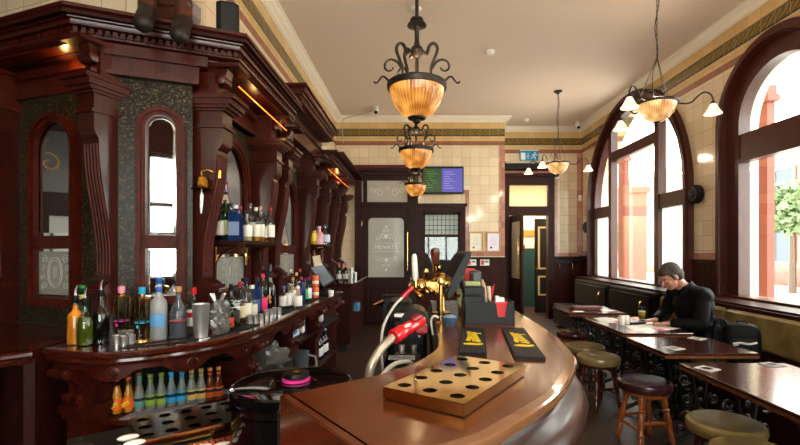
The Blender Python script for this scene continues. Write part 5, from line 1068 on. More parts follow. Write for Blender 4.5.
# till monitor seen from its edge, on its stand
g = T('touch_till', 'slanted black touchscreen till seen edge-on on the bar', 'till', (.3, 2.75, 1.1))
K = Matrix.Translation((.235, 2.66, 1.355)) @ Matrix.Rotation(.12, 4, 'Z') @ Matrix.Rotation(.44, 4, 'Y')
m = MB(); m.M = K; m.ext([(.022*math.copysign(abs(math.cos(t))**.8, math.cos(t)), .145*math.sin(t)) for t in [2*PI*i/36 for i in range(36)]], (0, -.15, 0), (1, 0, 0), uz, (0, .3, 0)); m.build('monitor', GREY, g, True)
m = MB(); m.M = K; m.box(-.024, -.02, -.135, .135, -.115, .115); m.build('monitor_screen', pm('#2b2f38', .1), g, True)
MB().rod((.26, 2.68, 1.35), (.36, 2.74, 1.12), [(.02, 0), (.018, .5), (.03, 1)], 12).box(.28, .46, 2.65, 2.85, 1.1, 1.13, bev=.008).build('stand', GREY, g, True)
MB().box(.36, .42, 2.8, 2.95, 1.1, 1.36, bev=.01).build('card_printer', pm('#4a4d52', .4), g, True)
tag(MB().box(.26, .4, 2.72, 2.76, 1.16, 1.3, bev=.004).build('menu_pack', pm('#a9b87a')), 'upright pack with green and white print behind the till', 'pack')
for i, (x, c, lab) in enumerate(((.33, '#c8202a', 'red carton peeking out behind the till'), (.3, '#e8cf2a', 'yellow carton peeking out behind the till'))):
    tag(MB().box(x, x+.07, 2.95+i*.1, 3.02+i*.1, 1.1, 1.37-i*.03, bev=.004).build('carton', pm(c)), lab, 'carton')
# beer font and machinery behind the bar
sk = T('dispense_unit', 'black dispense machinery and drip shelves fixed behind the bar', 'machinery', (-.02, 2.4, 0))
MB().box(-.16, .1, 2.1, 3.3, .86, .9).box(-.16, -.13, 2.1, 3.3, 0, .9).box(-.14, .1, 1.72, 2.1, .78, .81).build('shelf', BLK, sk, True)
MB().box(-.12, .06, 2.2, 2.45, .9, 1.16, bev=.02).box(-.16, -.02, 2.5, 2.8, .9, 1.2, bev=.02).rod((.0, 2.14, 1.14), (.0, 2.34, 1.14), [(.07, 0), (.07, 1)], 24).ext([(0, .9), (.12, .9), (.12, 1.3), (.09, 1.3)], (-.12, 2.9, 0), (1, 0, 0), uz, (0, .25, 0)).build('housing', BLK, sk, True)
MB().box(-.14, -.02, 1.98, 2.03, .93, .955, bev=.004).build('steel_trim', STEL, sk, True); MB().box(-.12, .0, 2.0, 2.04, 1.0, 1.012).build('steel_trim', STEL, sk, True); MB().box(-.1, .03, 2.15, 2.18, 1.17, 1.185).build('steel_trim', STEL, sk, True)
for p in ((-.04, 2.135, 1.13), (.02, 2.135, 1.13), (.02, 2.135, 1.08)): MB().ell(p, (.006, .004, .006), seg=8, rings=6).build('screw', STEL, sk, True)
for k, (px, lab) in enumerate(((402, 'small stemmed glass standing on the black shelf behind the bar'), (414, 'clear plastic tub standing on the black shelf behind the bar'))):
    p = ad(px, 2.15); g = T('glass', lab, 'glass', (p.x, 2.1, .905)); MB().lathe([(.03, 0), (.035, .1), (.033, .1), (.028, .004)], 16).build('bowl', thin_glass('smoky_glass', '#c8beb4', .06, 1, .25), g)
    MB().rod((0, 0, .1), (0, 0, .14), [(.01, 0), (.015, 1)], 10).build('stopper', STEL, g)
g = T('beer_font', 'polished brass beer font with two tap handles and a cluster of brass fittings', 'beer font', (.16, 2.75, 1.1))
MB().lathe([(.06, 0), (.06, .01), (.035, .02), (.028, .04), (.026, .11), (.036, .12), (.036, .14), (0, .14)], 24).build('column', GOLD, g)
MB().rod((-.2, 0, .16), (.1, 0, .16), [(.03, 0), (.042, .03), (.03, .08), (.03, .92), (.042, .97), (.03, 1)], 20).ell((-.12, -.02, .17), (.055, .05, .05)).ell((.0, -.02, .2), (.06, .055, .055)).box(-.1, .03, -.07, -.03, .13, .21, bev=.01).build('crossbar', GOLD, g)
for i, (x, z) in enumerate(((-.17, .2), (-.1, .23), (-.02, .25), (.05, .21))):
    MB().rod((x, -.04, z-.05), (x+.05, -.1, z-.09), [(.012, 0), (.016, .2), (.014, .7), (.02, .8), (.014, 1)], 12).rod((x, -.03, z-.03), (x+.01, -.05, z+.05), [(.016, 0), (.012, .5), (.02, .8), (.01, 1)], 12).build('tap', GOLD, g)
p = MB().rod((-.03, -.05, .25), (-.04, -.07, .41), [(.018, 0), (.02, .1), (.014, .2), (.022, .45), (.03, .8), (.024, .95), (.0, 1)], 18).build('tap_handle', wood('handle_wood', '#4a1e10', '#6e3420', .3), g); MB().rod((-.031, -.052, .265), (-.034, -.058, .31), [(.021, 0), (.024, .3), (.02, .6), (.024, 1)], 16).build('ferrule', GOLD, p)
p = MB().rod((-.155, -.05, .17), (-.165, -.06, .37), [(.012, 0), (.013, .2), (.02, .3), (.017, .9), (.01, 1)], 16).build('tap_handle', WHT, g); MB().rod((-.155, -.05, .17), (-.157, -.052, .21), [(.018, 0), (.015, 1)], 12).build('ferrule', GOLD, p)
g = T('hand_pump_rail', 'black rail of pumps with brass spouts beyond the red nozzle', 'pump', (-.12, 3.1, 1.1)); MB().box(-.12, .12, -.05, .05, -.02, .08, bev=.02).box(-.1, -.06, -.05, .05, -.2, .0).build('housing', BLK, g); MB().rod((-.1, -.06, .04), (-.16, -.14, .02), [(.015, 0), (.012, 1)], 12).build('spout', GOLD, g)
# red nozzle with steel hose
NZ = [wp(393, 337, 1.62), wp(422, 320, 1.75)]
g = T('soda_gun', 'red plastic dispensing gun on a braided steel hose behind the bar', 'dispenser', tuple(NZ[0]))
MB().rod(NZ[0], NZ[1], [(.026, 0), (.028, .02), (.028, .3), (.022, .33), (.024, .36), (.024, .95), (.02, 1)], 20).build('grip', mat('red_gloss', '#c01420', .2, coat=.6), g, True)
MB().rod(NZ[0].lerp(NZ[1], .62)+Vector((0, -.01, .022)), NZ[0].lerp(NZ[1], .92)+Vector((0, -.01, .022)), [(.008, 0), (.014, .1), (.014, .9), (.008, 1)], 10).box(NZ[1].x-.03, NZ[1].x+.02, NZ[1].y-.03, NZ[1].y+.02, NZ[1].z-.055, NZ[1].z-.01, bev=.01).build('button_pad', pm('#7d0d14', .3), g, True)
MB().rod(NZ[0].lerp(NZ[1], .35)+Vector((0, -.016, .012)), NZ[0].lerp(NZ[1], .6)+Vector((0, -.016, .012)), [(.006, 0), (.009, .5), (.006, 1)], 8).build('painted_highlight', WHT, g, True)  # white sliver modelled as the glint on the red grip
hp = smooth_path([wp(393, 337, 1.62), wp(381, 349, 1.58), wp(372, 364, 1.55), wp(368.5, 380, 1.55), wp(367, 400, 1.6), wp(372, 440, 1.7)], 6); MB().tube(hp, .0155, 12).build('hose', mat('braided_hose', '#a89c8c', .35, .6), g, True)
tag(MB().tube(smooth_path([wp(403, 297, 2.1), wp(395, 305, 2.05), wp(385, 322, 2.0), wp(381.5, 338, 1.98), wp(382, 360, 2.0), wp(386, 400, 2.1)], 6), .006, 8).build('hose', pm('#b9b4aa', .3)), 'thin pale hose curving down behind the red dispensing gun', 'hose')
tag(MB().tube(smooth_path([wp(439, 318, 2.3), wp(434, 316, 2.3), wp(431, 322, 2.3), wp(434, 340, 2.3), wp(436, 350, 2.35)], 6), .006, 8).build('cable', pm('#c8c4ba', .3)), 'thin white cable looping beside the brass beer font', 'cable')
tag(MB().tube(smooth_path([wp(382, 376, 1.7), wp(390, 367, 1.75), wp(401, 362, 1.8), wp(412, 364, 1.9), wp(418, 380, 1.95)], 6), .009, 8).build('hose', pm('#c4beb2', .3)), 'pale hose arching low against the inner bar edge', 'hose')
g = T('soda_gun', 'small red dispensing gun at the top of the thin pale hose', 'dispenser', tuple(wp(407, 292, 2.1))); MB().rod(wp(402.5, 297.5, 2.1), wp(413, 287, 2.12), [(.012, 0), (.014, .1), (.014, .4), (.011, .45), (.013, .9), (.008, 1)], 12).build('grip', mat('red_gloss', '#b01420', .25, coat=.5), g, True)
g = T('glass_bowl', 'small blue and clear glass dish by the beer font', 'dish', (.18, 2.3, 1.1)); MB().lathe([(.03, 0), (.05, .05), (.047, .05), (.028, .005)], 18).build('bowl', thin_glass('blue_dish', '#9ab4cc', .05, 1, .3), g); MB().ell((0, 0, .045), (.035, .03, .015)).build('cloth', pm('#6f8fb0'), g)
g = T('drip_spout', 'brass tube stand rising beside the dish', 'stand', (.14, 2.42, 1.1)); MB().rod((0, 0, 0), (0, 0, .2), [(.03, 0), (.014, .05), (.012, 1)], 12).build('tube', GOLD, g)

# ================================================================= SEATING SIDE
# bench along the windows
bn = T('bench', 'long olive leather bench with dark wood base along the windows', 'bench', (3.0, 3.0, 0))
MB().box(2.72, 3.22, -1.0, 5.72, .0, .36).build('bench_base', MAHD, bn, True); MB().box(3.2, 3.3, -1.0, 5.75, .36, .93).box(3.18, 3.3, -1, 5.75, .9, .935).build('back_frame', MAHD, bn, True)
ys = [-1.0, .6, 2.0, 3.32, 4.5, 5.7]
for i in range(len(ys)-1):
    a, b = ys[i]+.006, ys[i+1]-.006
    MB().box(2.68, 3.2, a, b, .36, .46, bev=.03).build('seat_cushion', OLIV, bn, True)
    MB().box(3.13, 3.2, a, b, .57, .9, bev=.025).build('back_cushion', OLIV, bn, True)
for k, (y0, y1, lab) in enumerate(((5.85, 7.2, 'black upholstered bench end with brass handle, nearer the seated man'), (7.22, 8.75, 'black upholstered bench end with brass handle, at the far corner'))):
    g = T('black_bench_cabinet', lab, 'cabinet', (3.3, (y0+y1)/2, 0)); MB().box(3.14, 3.55, y0, y1, .05, .92, bev=.02).build('body', BLKL, g, True)
    MB().box(2.72, 3.14, y0, y1, .05, .44, bev=.02).build('seat', BLKL, g, True); MB().box(3.12, 3.14, y0+.08, y1-.08, .5, .86, bev=.008).build('back_panel', BLK, g, True)
    y = y0+.25; MB().tube([(3.12, y, .78), (3.09, y, .775), (3.075, y+.0, .72), (3.09, y, .665), (3.12, y, .66)], .011, 8).build('handle', GOLD, g, True)
    MB().box(3.16, 3.5, y0+.02, y1-.02, 0, .05).build('plinth', DKIN, g, True)
# tables with cast iron pedestals
def table(lab, x0, x1, y0, y1, nped=2, edge=TEDG):
    cx, cy = (x0+x1)/2, (y0+y1)/2; g = T('pub_table', lab, 'table', (cx, cy, 0), 0, 'pub tables in front of the bench'); hx, hy = (x1-x0)/2, (y1-y0)/2
    MB().box(-hx, hx, -hy, hy, .73, .75, bev=.004).build('tabletop', TABT, g); MB().ring([(-hx, -hy), (-hx, hy), (hx, hy), (hx, -hy)], [(-hx+.02, -hy+.02), (-hx+.02, hy-.02), (hx-.02, hy-.02), (hx-.02, -hy+.02)], (0, 0, .712), (1, 0, 0), (0, 1, 0), (0, 0, .019)).build('table_edge', edge, g)
    for s in (-1, 1):
        yy = s*(hy-.14); m = MB()
        m.box(-.2, .2, yy-.02, yy+.02, .69, .712).tube(smooth_path([(-.26, yy, .015), (-.2, yy, .05), (-.08, yy, .1), (0, yy, .12), (.08, yy, .1), (.2, yy, .05), (.26, yy, .015)], 4), .018, 8).ell((-.26, yy, .018), (.03, .025, .018)).ell((.26, yy, .018), (.03, .025, .018))
        for sx in (-1, 1):
            m.tube([(sx*.045, yy, .1), (sx*.05, yy, .25), (sx*.035, yy, .4), (sx*.06, yy, .55), (sx*.14, yy, .69)], .013, 8)
            for cx_, cz_, r, a0 in ((.1, .24, .05, 0), (.1, .38, .045, 2), (.12, .52, .045, 4), (.15, .14, .04, 1), (.05, .62, .035, 3)): m.tube([(sx*(cx_+r*(1-.8*i/18)*math.cos(a0+2*PI*1.4*i/18)), yy, cz_+r*(1-.8*i/18)*math.sin(a0+2*PI*1.4*i/18)) for i in range(19)], .0095, 6)
        for z in (.2, .28, .36, .44, .52, .6): m.ell((0, yy, z), (.022, .016, .03), seg=10, rings=6)
        m.build('iron_leg', IRON, g)
    MB().tube([(0, -(hy-.14), .14), (0, (hy-.14), .14)], .014, 8).tube([(-.1, -(hy-.14), .66), (-.02, (hy-.14), .16)], .009, 6).tube([(.1, (hy-.14), .66), (.02, -(hy-.14), .16)], .009, 6).build('stretcher', IRON, g)
    return g
table('dark wood table nearest the camera with bare top in front of the olive bench', 1.735, 2.43, 1.75, 2.92)
table('dark wood table with two white coasters beyond the nearest table', 1.80, 2.475, 3.19, 3.78)
table('dark wood table with papers and a beer in front of the seated man', 1.86, 2.48, 3.95, 4.9)
table('dark wood table at the far end with a stack of menus', 1.80, 2.47, 5.18, 5.82)
# stools
def stool(lab, x, y, r, seatm, woodm, rot=.2, h=.49):
    g = T('bar_stool', lab, 'stool', (x, y, 0), rot, 'low pub stools with turned legs'); s = h
    MB().lathe([(r*.82, s-.075), (r*.98, s-.07), (r*1.0, s-.055), (r*1.03, s-.035), (r*1.0, s-.012), (r*.9, s-.001), (r*.7, s-.004), (r*.4, s-.01), (0, s-.012)], 40).build('seat', seatm, g)
    MB().lathe([(r*.7, s-.105), (r*.86, s-.1), (r*.88, s-.076), (r*.4, s-.076)], 32).build('seat_ring', woodm, g)
    f = [(.016, 0), (.019, .03), (.021, .1), (.024, .2), (.018, .24), (.025, .26), (.018, .29), (.02, .4), (.026, .5), (.021, .62), (.017, .66), (.027, .69), (.017, .72), (.023, .78), (.024, .9), (.021, 1)]
    pts = []
    for i in range(4):
        a = PI/4+PI/2*i; b = Vector((r*1.0*math.cos(a), r*1.0*math.sin(a), 0)); t = Vector((r*.62*math.cos(a), r*.62*math.sin(a), s-.08)); pts.append((b, t)); MB().rod(b, t, f, 14).build('leg', woodm, g)
    for i in range(4):
        z = .30 if i % 2 else .38; z = .14 if i % 2 else .19; k = z/(s-.08); a = pts[i][0].lerp(pts[i][1], k); b = pts[(i+1) % 4][0].lerp(pts[(i+1) % 4][1], k)
        MB().rod(a, b, [(.009, 0), (.012, .2), (.014, .5), (.012, .8), (.009, 1)], 10).build('stretcher', woodm, g)
    return g
stool('stool with a dark brown glossy seat and orange-brown legs tucked at the second table', 1.78, 3.44, .195, BRNL, PINE, .15)
stool('olive-topped stool beside the nearest table, behind the one cut off at the bottom', 1.83, 2.62, .2, OLIV, STDK, .5)
stool('olive-topped stool at the very front by the nearest table, cut off by the frame', 1.71, 2.24, .19, OLIV, STDK, .1)
stool('olive-topped stool with dark red legs, front of the pair by the bar rail', 1.75, 4.24, .195, OLIV, STDK, .3)
stool('olive-topped stool half hidden behind the front one of the pair', 1.80, 4.70, .195, OLIV, STDK, .7)
stool('dark brown topped stool standing at the far table', 1.95, 5.45, .2, BRNL, PINE, .4)
# things on the tables
def coaster(lab, px, py, rot, c='#b9b4aa'):
    p = at(px, py, .753); g = T('coaster', lab, 'coaster', (p.x, p.y, .75), rot); MB().box(-.055, .055, -.055, .055, 0, .004, bev=.0015).build('card', pm(c, .6), g); MB().lathe([(.035, .004), (.035, .0045), (.028, .0048), (.028, .004)], 20).build('printed_ring', pm('#8f8a84'), g)
coaster('beer mat at the near left corner of the nearest table', 707, 368.5, .5); coaster('beer mat near the bench side of the nearest table', 772, 364.5, .3, '#8f8982')
coaster('beer mat near the left edge of the second table', 674, 348, .4); coaster('beer mat at the far side of the second table', 697, 338.3, .6)
g = T('beer_glass', 'half full pint glass of golden beer with green label print', 'beer glass', (0, 0, 0)); p = at(642, 320.5, .75); g.location = (p.x, p.y, .75); _wm[g.name] = Matrix.Translation(g.location)
MB().lathe([(.028, 0), (.03, .01), (.043, .148), (.0415, .148), (.028, .012), (0, .012)], 24).build('glass', CLR, g); MB().lathe([(.0, .013), (.0275, .013), (.036, .09), (0, .09)], 24).build('beer', mat('golden_beer', '#e8a81c', .1), g); MB().lathe([(.0365, .09), (.0372, .1), (0, .1)], 24).build('foam', pm('#efe6cc'), g); MB().lathe([(.0348, .035), (.037, .055)], 10, ang=1.0, M=Matrix.Rotation(-2.4, 3, 'Z')).build('green_print', pm('#2f7a4a'), g)
for px, py, h, lab in ((621.5, 325, .095, 'white ceramic shaker pot, left of the two on the papers table'), (626.5, 324, .085, 'white ceramic shaker pot touching its twin on the papers table')):
    p = at(px, py, .75); g = T('shaker_pot', lab, 'pot', (p.x, p.y, .75)); MB().lathe([(.026, 0), (.029, .005), (.029, h-.01), (.024, h), (0, h+.001)], 20).build('pot_body', WHT, g); MB().cyl(.003, h-.001, h+.002, seg=6).build('shaker_hole', BLK, g)
def sheet(lab, x, y, w_, d_, rot, c='#e8e6e0', t=.002, cat='paper', z=.75):
    g = MB().box(-w_/2, w_/2, -d_/2, d_/2, 0, t).build('paper_sheet', pm(c, .6)); g.location = (x, y, z); g.rotation_euler = (0, 0, rot); tag(g, lab, cat); return g
sheet('white open newspaper page under the man\'s hand', 2.35, 4.28, .22, .3, .5); sheet('white paper in the middle of the papers table by the pots', 2.13, 4.2, .2, .28, -.1, '#f0eee8'); sheet('pale printed sheet at the far end of the papers table', 2.05, 4.66, .22, .3, .1, '#d8d2cc')
sheet('small pink and red leaflet by the beer glass', 2.28, 4.12, .07, .1, .3, '#d85a7a', .003); sheet('red-edged leaflet beside the dark tablet', 2.12, 4.58, .12, .06, .2, '#c8303c', .004)
g = T('black_folder', 'flat black folder lying on the papers table', 'folder', (2.2, 4.5, .752), .2); MB().box(-.13, .13, -.05, .05, 0, .012, bev=.004).build('folder_body', BLK, g)
for i in range(3): sheet(('lowest', 'middle', 'topmost')[i]+' menu of the brown stack on the far table', 2.12+.01*i, 5.55-.01*i, .34, .16, .05*i-.05, ('#5a2f26', '#6a3a30', '#7a4a42')[i], .012, 'menu', .75+.0125*i)
sheet('white card at the bench side of the far table', 2.36, 5.42, .12, .12, .2)
sheet('small white card beside the menu stack on the far table', 1.96, 5.33, .12, .08, .0)
# backpack and jacket on the bench
g = T('backpack', 'black backpack with a white curved mark resting on the bench', 'backpack', (2.93, 3.98, .465), -.5)
def rbox(m, x0, x1, y0, y1, z0, z1, k=.35):
    cx, cy, cz_ = (x0+x1)/2, (y0+y1)/2, (z0+z1)/2; n, R = 20, 12; pr = []
    def sg(v_, e): return math.copysign(abs(v_)**e, v_)
    for j in range(R+1):
        ph = -PI/2+PI*j/R
        for i in range(n): a = 2*PI*i/n; m.v.append(m.M @ Vector((cx+(x1-x0)/2*sg(math.cos(ph), k)*sg(math.cos(a), k), cy+(y1-y0)/2*sg(math.cos(ph), k)*sg(math.sin(a), k), cz_+(z1-z0)/2*sg(math.sin(ph), k))))
    b = len(m.v)-n*(R+1)
    for j in range(R):
        for i in range(n): m.f.append((b+j*n+i, b+j*n+(i+1) % n, b+(j+1)*n+(i+1) % n, b+(j+1)*n+i)); m.mi.append(0)
    return m
BAGM = mat('black_nylon', '#08090b', .6, spec=.15)
rbox(MB(), -.14, .14, -.08, .09, 0, .37, .5).build('bag_body', BAGM, g); rbox(MB(), -.11, .11, -.12, -.06, .03, .26, .5).build('front_pocket', BAGM, g)
MB().tube(smooth_path([(-.08, -.125, .2), (-.03, -.135, .215), (.03, -.135, .21), (.09, -.12, .225)], 5), .009, 8).tube([(-.08, -.125, .18), (-.04, -.13, .2)], .006, 6).build('white_mark', pm('#cfcfd0'), g); MB().tube([(-.04, 0, .36), (-.03, 0, .385), (.03, 0, .385), (.04, 0, .36)], .009, 8).build('handle', BAGM, g)
blob('black_coat', 'crumpled black coat heaped between the man and the backpack', 'coat', (2.83, 4.16, .462), (.13, .13, .19), BAGM, 24, 14, .35, 9)

# seated man -----------------------------------------------------------------
SKIN = mat('skin', '#b9806a', .5); HAIR = mat('greying_hair', '#3f332c', .7); JACK = mat('black_jacket', '#050608', .65, spec=.12); TROU = mat('dark_trousers', '#0a0b0e', .8, spec=.1)
nz = N(HAIR, 'ShaderNodeTexNoise', Scale=40, Detail=4); L(HAIR, coords(HAIR, (1, 1, .3)), nz.inputs[0]); L(HAIR, ramp(HAIR, nz.outputs[0], [(.35, '#1d1612'), (.65, '#45392f')]), P(HAIR).inputs['Base Color'])
nz = N(JACK, 'ShaderNodeTexNoise', Scale=14, Detail=3); L(JACK, coords(JACK), nz.inputs[0]); bump(JACK, nz.outputs[0], .6, .02)
def remesh(m, name, mt, parent, vox, sm=4):
    me = m.mesh(name+'_raw', mt); o = bpy.data.objects.new(name+'_raw', me); COL.objects.link(o)
    r = o.modifiers.new('r', 'REMESH'); r.mode = 'VOXEL'; r.voxel_size = vox; s_ = o.modifiers.new('s', 'SMOOTH'); s_.iterations = sm; s_.factor = .5
    dg = bpy.context.evaluated_depsgraph_get(); dg.update(); ne = bpy.data.meshes.new_from_object(o.evaluated_get(dg)); ne.name = name
    bpy.data.objects.remove(o); ne.materials.clear(); ne.materials.append(mt)
    ne.polygons.foreach_set('use_smooth', [True]*len(ne.polygons))
    p = bpy.data.objects.new(name, ne); COL.objects.link(p); p.parent = parent; _wm[p.name] = _wm[parent.name]
    if parent is not None: ne.transform(_wm[parent.name].inverted())
    return p
PZ = Vector((2.86, 4.42, .0))
man = T('person', 'man in a black jacket seated at the table, head bowed, writing on papers', 'person', (2.86, 4.42, .46))
pel = Vector((2.90, 4.44, .57)); wst = Vector((2.83, 4.43, .74)); chs = Vector((2.76, 4.41, .94)); nck = Vector((2.68, 4.39, 1.115)); HD = Vector((2.515, 4.37, 1.225))
shN, shF = Vector((2.73, 4.22, 1.045)), Vector((2.70, 4.60, 1.05)); elN, elF = Vector((2.67, 4.15, .80)), Vector((2.62, 4.68, .81)); haN, haF = Vector((2.46, 4.27, .785)), Vector((2.44, 4.50, .785))
kN, kF = Vector((2.47, 4.32, .55)), Vector((2.45, 4.56, .55)); fN, fF = Vector((2.50, 4.30, .09)), Vector((2.46, 4.58, .09))
hf = Vector((-.80, -.05, -.60)).normalized(); hs = Vector((.0, -1, .0)); hs = (hs-hf*hs.dot(hf)).normalized(); hu = hs.cross(hf)*-1
if hu.z < 0: hu = -hu
HM = Matrix((( hf.x, hs.x, hu.x), (hf.y, hs.y, hu.y), (hf.z, hs.z, hu.z)))      # local x = face forward, y = his side, z = up of the head
def hp_(x, y, z): return tuple(HD+HM @ Vector((x, y, z)))
b = MB()
b.ell(hp_(-.012, 0, .025), (.098, .077, .095), HM.to_4x4()).ell(hp_(.03, 0, -.045), (.06, .06, .07), HM.to_4x4()).ell(hp_(.062, 0, -.085), (.028, .034, .024), HM.to_4x4())
b.cap_(hp_(.088, 0, .012), hp_(.112, 0, -.022), .011, .017, 10).ell(hp_(.072, 0, .035), (.022, .055, .012), HM.to_4x4())
for s in (-1, 1): b.ell(hp_(-.005, s*.08, -.005), (.02, .01, .032), HM.to_4x4()).ell(hp_(.06, s*.038, -.02), (.025, .022, .02), HM.to_4x4())
b.ell(hp_(.088, 0, -.055), (.012, .026, .007), HM.to_4x4())
b.cap_(tuple(nck-Vector((0, 0, .03))), hp_(-.03, 0, -.06), .062, .056)
b.ell(tuple(chs), (.12, .19, .17)).ell(tuple(wst), (.11, .155, .15)).ell(tuple(pel), (.13, .17, .12)).cap_(tuple(chs+Vector((.0, 0, .08))), tuple(nck), .1, .06)
b.cap_(tuple(shN), tuple(shF), .062, .062)
def limb(m, a, e, h, r0, r1, r2, g_=0): m.cap_(tuple(a), tuple(e), r0+g_, r1+g_); m.cap_(tuple(e), tuple(h), r1+g_, r2+g_)
limb(b, shN, elN, haN, .05, .042, .027); limb(b, shF, elF, haF, .05, .042, .027)
limb(b, pel+Vector((0, -.09, 0)), kN, fN, .085, .06, .042); limb(b, pel+Vector((0, .09, 0)), kF, fF, .085, .06, .042)
def hand(m, w_, d, side, curl_=.5, sc=1.0):
    d = Vector(d).normalized(); up = Vector((0, 0, 1)); sd = d.cross(up).normalized()*side
    pc_ = w_+d*.045*sc; q = Matrix((tuple(d), tuple(sd), (0, 0, 1))).transposed()
    m.ell(tuple(pc_), (.05*sc, .042*sc, .017*sc), q.to_4x4())
    for i, (o_, ln) in enumerate(((-.028, .062), (-.009, .075), (.01, .07), (.028, .055))):
        a = w_+d*.085*sc+sd*o_*sc; b_ = a+d*ln*.5*sc+Vector((0, 0, .006*(1-curl_))); c = b_+d*ln*.45*sc*(1-curl_*.5)-Vector((0, 0, .028*curl_)); m.cap_(tuple(a-d*.02), tuple(b_), .0095*sc, .009*sc, 8); m.cap_(tuple(b_), tuple(c), .009*sc, .0075*sc, 8)
    t0 = w_+d*.02*sc-sd*.03*sc; t1 = t0+d*.035*sc-sd*.022*sc; t2 = t1+d*.03*sc+sd*.004; m.cap_(tuple(t0), tuple(t1), .013*sc, .0105*sc, 8); m.cap_(tuple(t1), tuple(t2), .0105*sc, .0085*sc, 8)
hand(b, haN+(haN-elN).normalized()*.015, (-.95, .15, -.06), 1, .8); hand(b, haF, (-.85, -.5, -.05), -1, .3)
remesh(b, 'body', SKIN, man, .0065, 3)
j = MB(); j.ell(tuple(chs+Vector((.0, 0, .0))), (.165, .225, .2)).ell(tuple(wst+Vector((-.01, 0, .0))), (.16, .2, .2)).ell(tuple(pel+Vector((.02, 0, .02))), (.16, .2, .12)).cap_(tuple(shN+Vector((.02, .02, 0))), tuple(shF+Vector((.02, -.02, 0))), .095, .095).cap_(tuple(shN), tuple(shF), .088, .088).cap_(tuple(chs+Vector((.03, 0, .08))), tuple(nck+Vector((.02, 0, -.015))), .12, .075)
limb(j, shN, elN, haN.lerp(elN, .12), .078, .068, .046); limb(j, shF, elF, haF.lerp(elF, .12), .078, .068, .046)
jk = remesh(j, 'jacket', JACK, man, .012, 3)
q = MB(); cl_ = nck+Vector((-.005, 0, .0)); ax = (HD-nck).normalized(); q.rod(tuple(nck+Vector((.035, 0, -.07))), tuple(nck+Vector((-.03, 0, .04))), [(.11, 0), (.092, .5), (.082, 1), (.074, 1), (.078, .5), (.08, 0)], 22).build('collar', JACK, jk, True)
q = MB()
for i, (y, z) in enumerate(((4.36, 1.0), (4.35, .93), (4.335, .87))): q.ell((2.655+.01*i, y-.07, z), (.008, .008, .008), seg=8, rings=6)
q.build('buttons', ABRS, jk, True)
t = MB(); limb(t, pel+Vector((0, -.09, 0)), kN, fN+Vector((0, 0, .02)), .1, .075, .06); limb(t, pel+Vector((0, .09, 0)), kF, fF+Vector((0, 0, .02)), .1, .075, .06); remesh(t, 'trousers', TROU, man, .014, 2)
for s, f in ((1, fN), (1, fF)): rbox(MB(), f.x-.2, f.x+.07, f.y-.048, f.y+.048, 0, .1, .6).build('shoe', BLKL, man, True)
hr = MB(); hr.ell(hp_(-.03, 0, .045), (.1, .087, .095), HM.to_4x4(), 24, 0, 14).ell(hp_(-.055, 0, .0), (.075, .084, .085), HM.to_4x4(), 24, 0, 14).ell(hp_(.03, 0, .085), (.06, .066, .038), HM.to_4x4()).cap_(hp_(-.09, 0, -.03), hp_(-.06, 0, -.08), .04, .035)
for s in (-1, 1): hr.cap_(hp_(.012, s*.077, .03), hp_(.015, s*.08, -.012), .014, .009, 8)
remesh(hr, 'hair', HAIR, man, .007, 2)
e = MB()
for s in (-1, 1): e.ell(hp_(.0745, s*.032, .006), (.01, .011, .006), HM.to_4x4(), 12, 0, 8)
e.build('eyes', WHT, man, True); e = MB()
for s in (-1, 1): e.ell(hp_(.0825, s*.032, .005), (.0035, .005, .005), HM.to_4x4(), 10, 0, 6)
e.build('iris', BLK, man, True); e = MB()
for s in (-1, 1): e.cap_(hp_(.086, s*.016, .03), hp_(.078, s*.052, .03), .006, .004, 8)
e.build('eyebrows', HAIR, man, True); MB().ell(hp_(.098, 0, -.056), (.006, .022, .004), HM.to_4x4()).build('lips', pm('#8d4b42'), man, True)
tag(MB().rod(tuple(haN+Vector((-.11, .02, -.022))), tuple(haN+Vector((-.035, -.035, .085))), [(.001, 0), (.004, .08), (.004, 1)], 8).build('pen', BLK), 'dark pen in the seated man\'s hand', 'pen')

# ================================================================= HANGING LAMPS
def ribbed(c1, c2, s, n=46):
    m = mat('lamp_glass', c1, .25, emit=s, coat=.6); g = N(m, 'ShaderNodeTexCoord'); sp = N(m, 'ShaderNodeSeparateXYZ'); L(m, g.outputs['Object'], sp.inputs[0])
    at_ = N(m, 'ShaderNodeMath', operation='ARCTAN2'); L(m, sp.outputs[0], at_.inputs[0]); L(m, sp.outputs[1], at_.inputs[1]); mu = N(m, 'ShaderNodeMath', operation='MULTIPLY'); mu.inputs[1].default_value = n; L(m, at_.outputs[0], mu.inputs[0]); sn = N(m, 'ShaderNodeMath', operation='SINE'); L(m, mu.outputs[0], sn.inputs[0])
    ns = N(m, 'ShaderNodeTexNoise', Scale=7, Detail=2); L(m, g.outputs['Object'], ns.inputs[0]); a = N(m, 'ShaderNodeMath', operation='MULTIPLY_ADD'); L(m, sn.outputs[0], a.inputs[0]); a.inputs[1].default_value = .045; L(m, ns.outputs[0], a.inputs[2])
    cr = ramp(m, a.outputs[0], [(.32, c1), (.62, c2)]); L(m, cr, P(m).inputs['Emission Color']); P(m).inputs['Base Color'].default_value = lin(c1); bump(m, sn.outputs[0], .4, .004); return m
BOWL = ribbed('#7a4410', '#f0a850', .8); BOWL2 = ribbed('#8a5a22', '#f6c684', .8); SHD = ribbed('#c99a6a', '#ffe9c8', .95, 24)
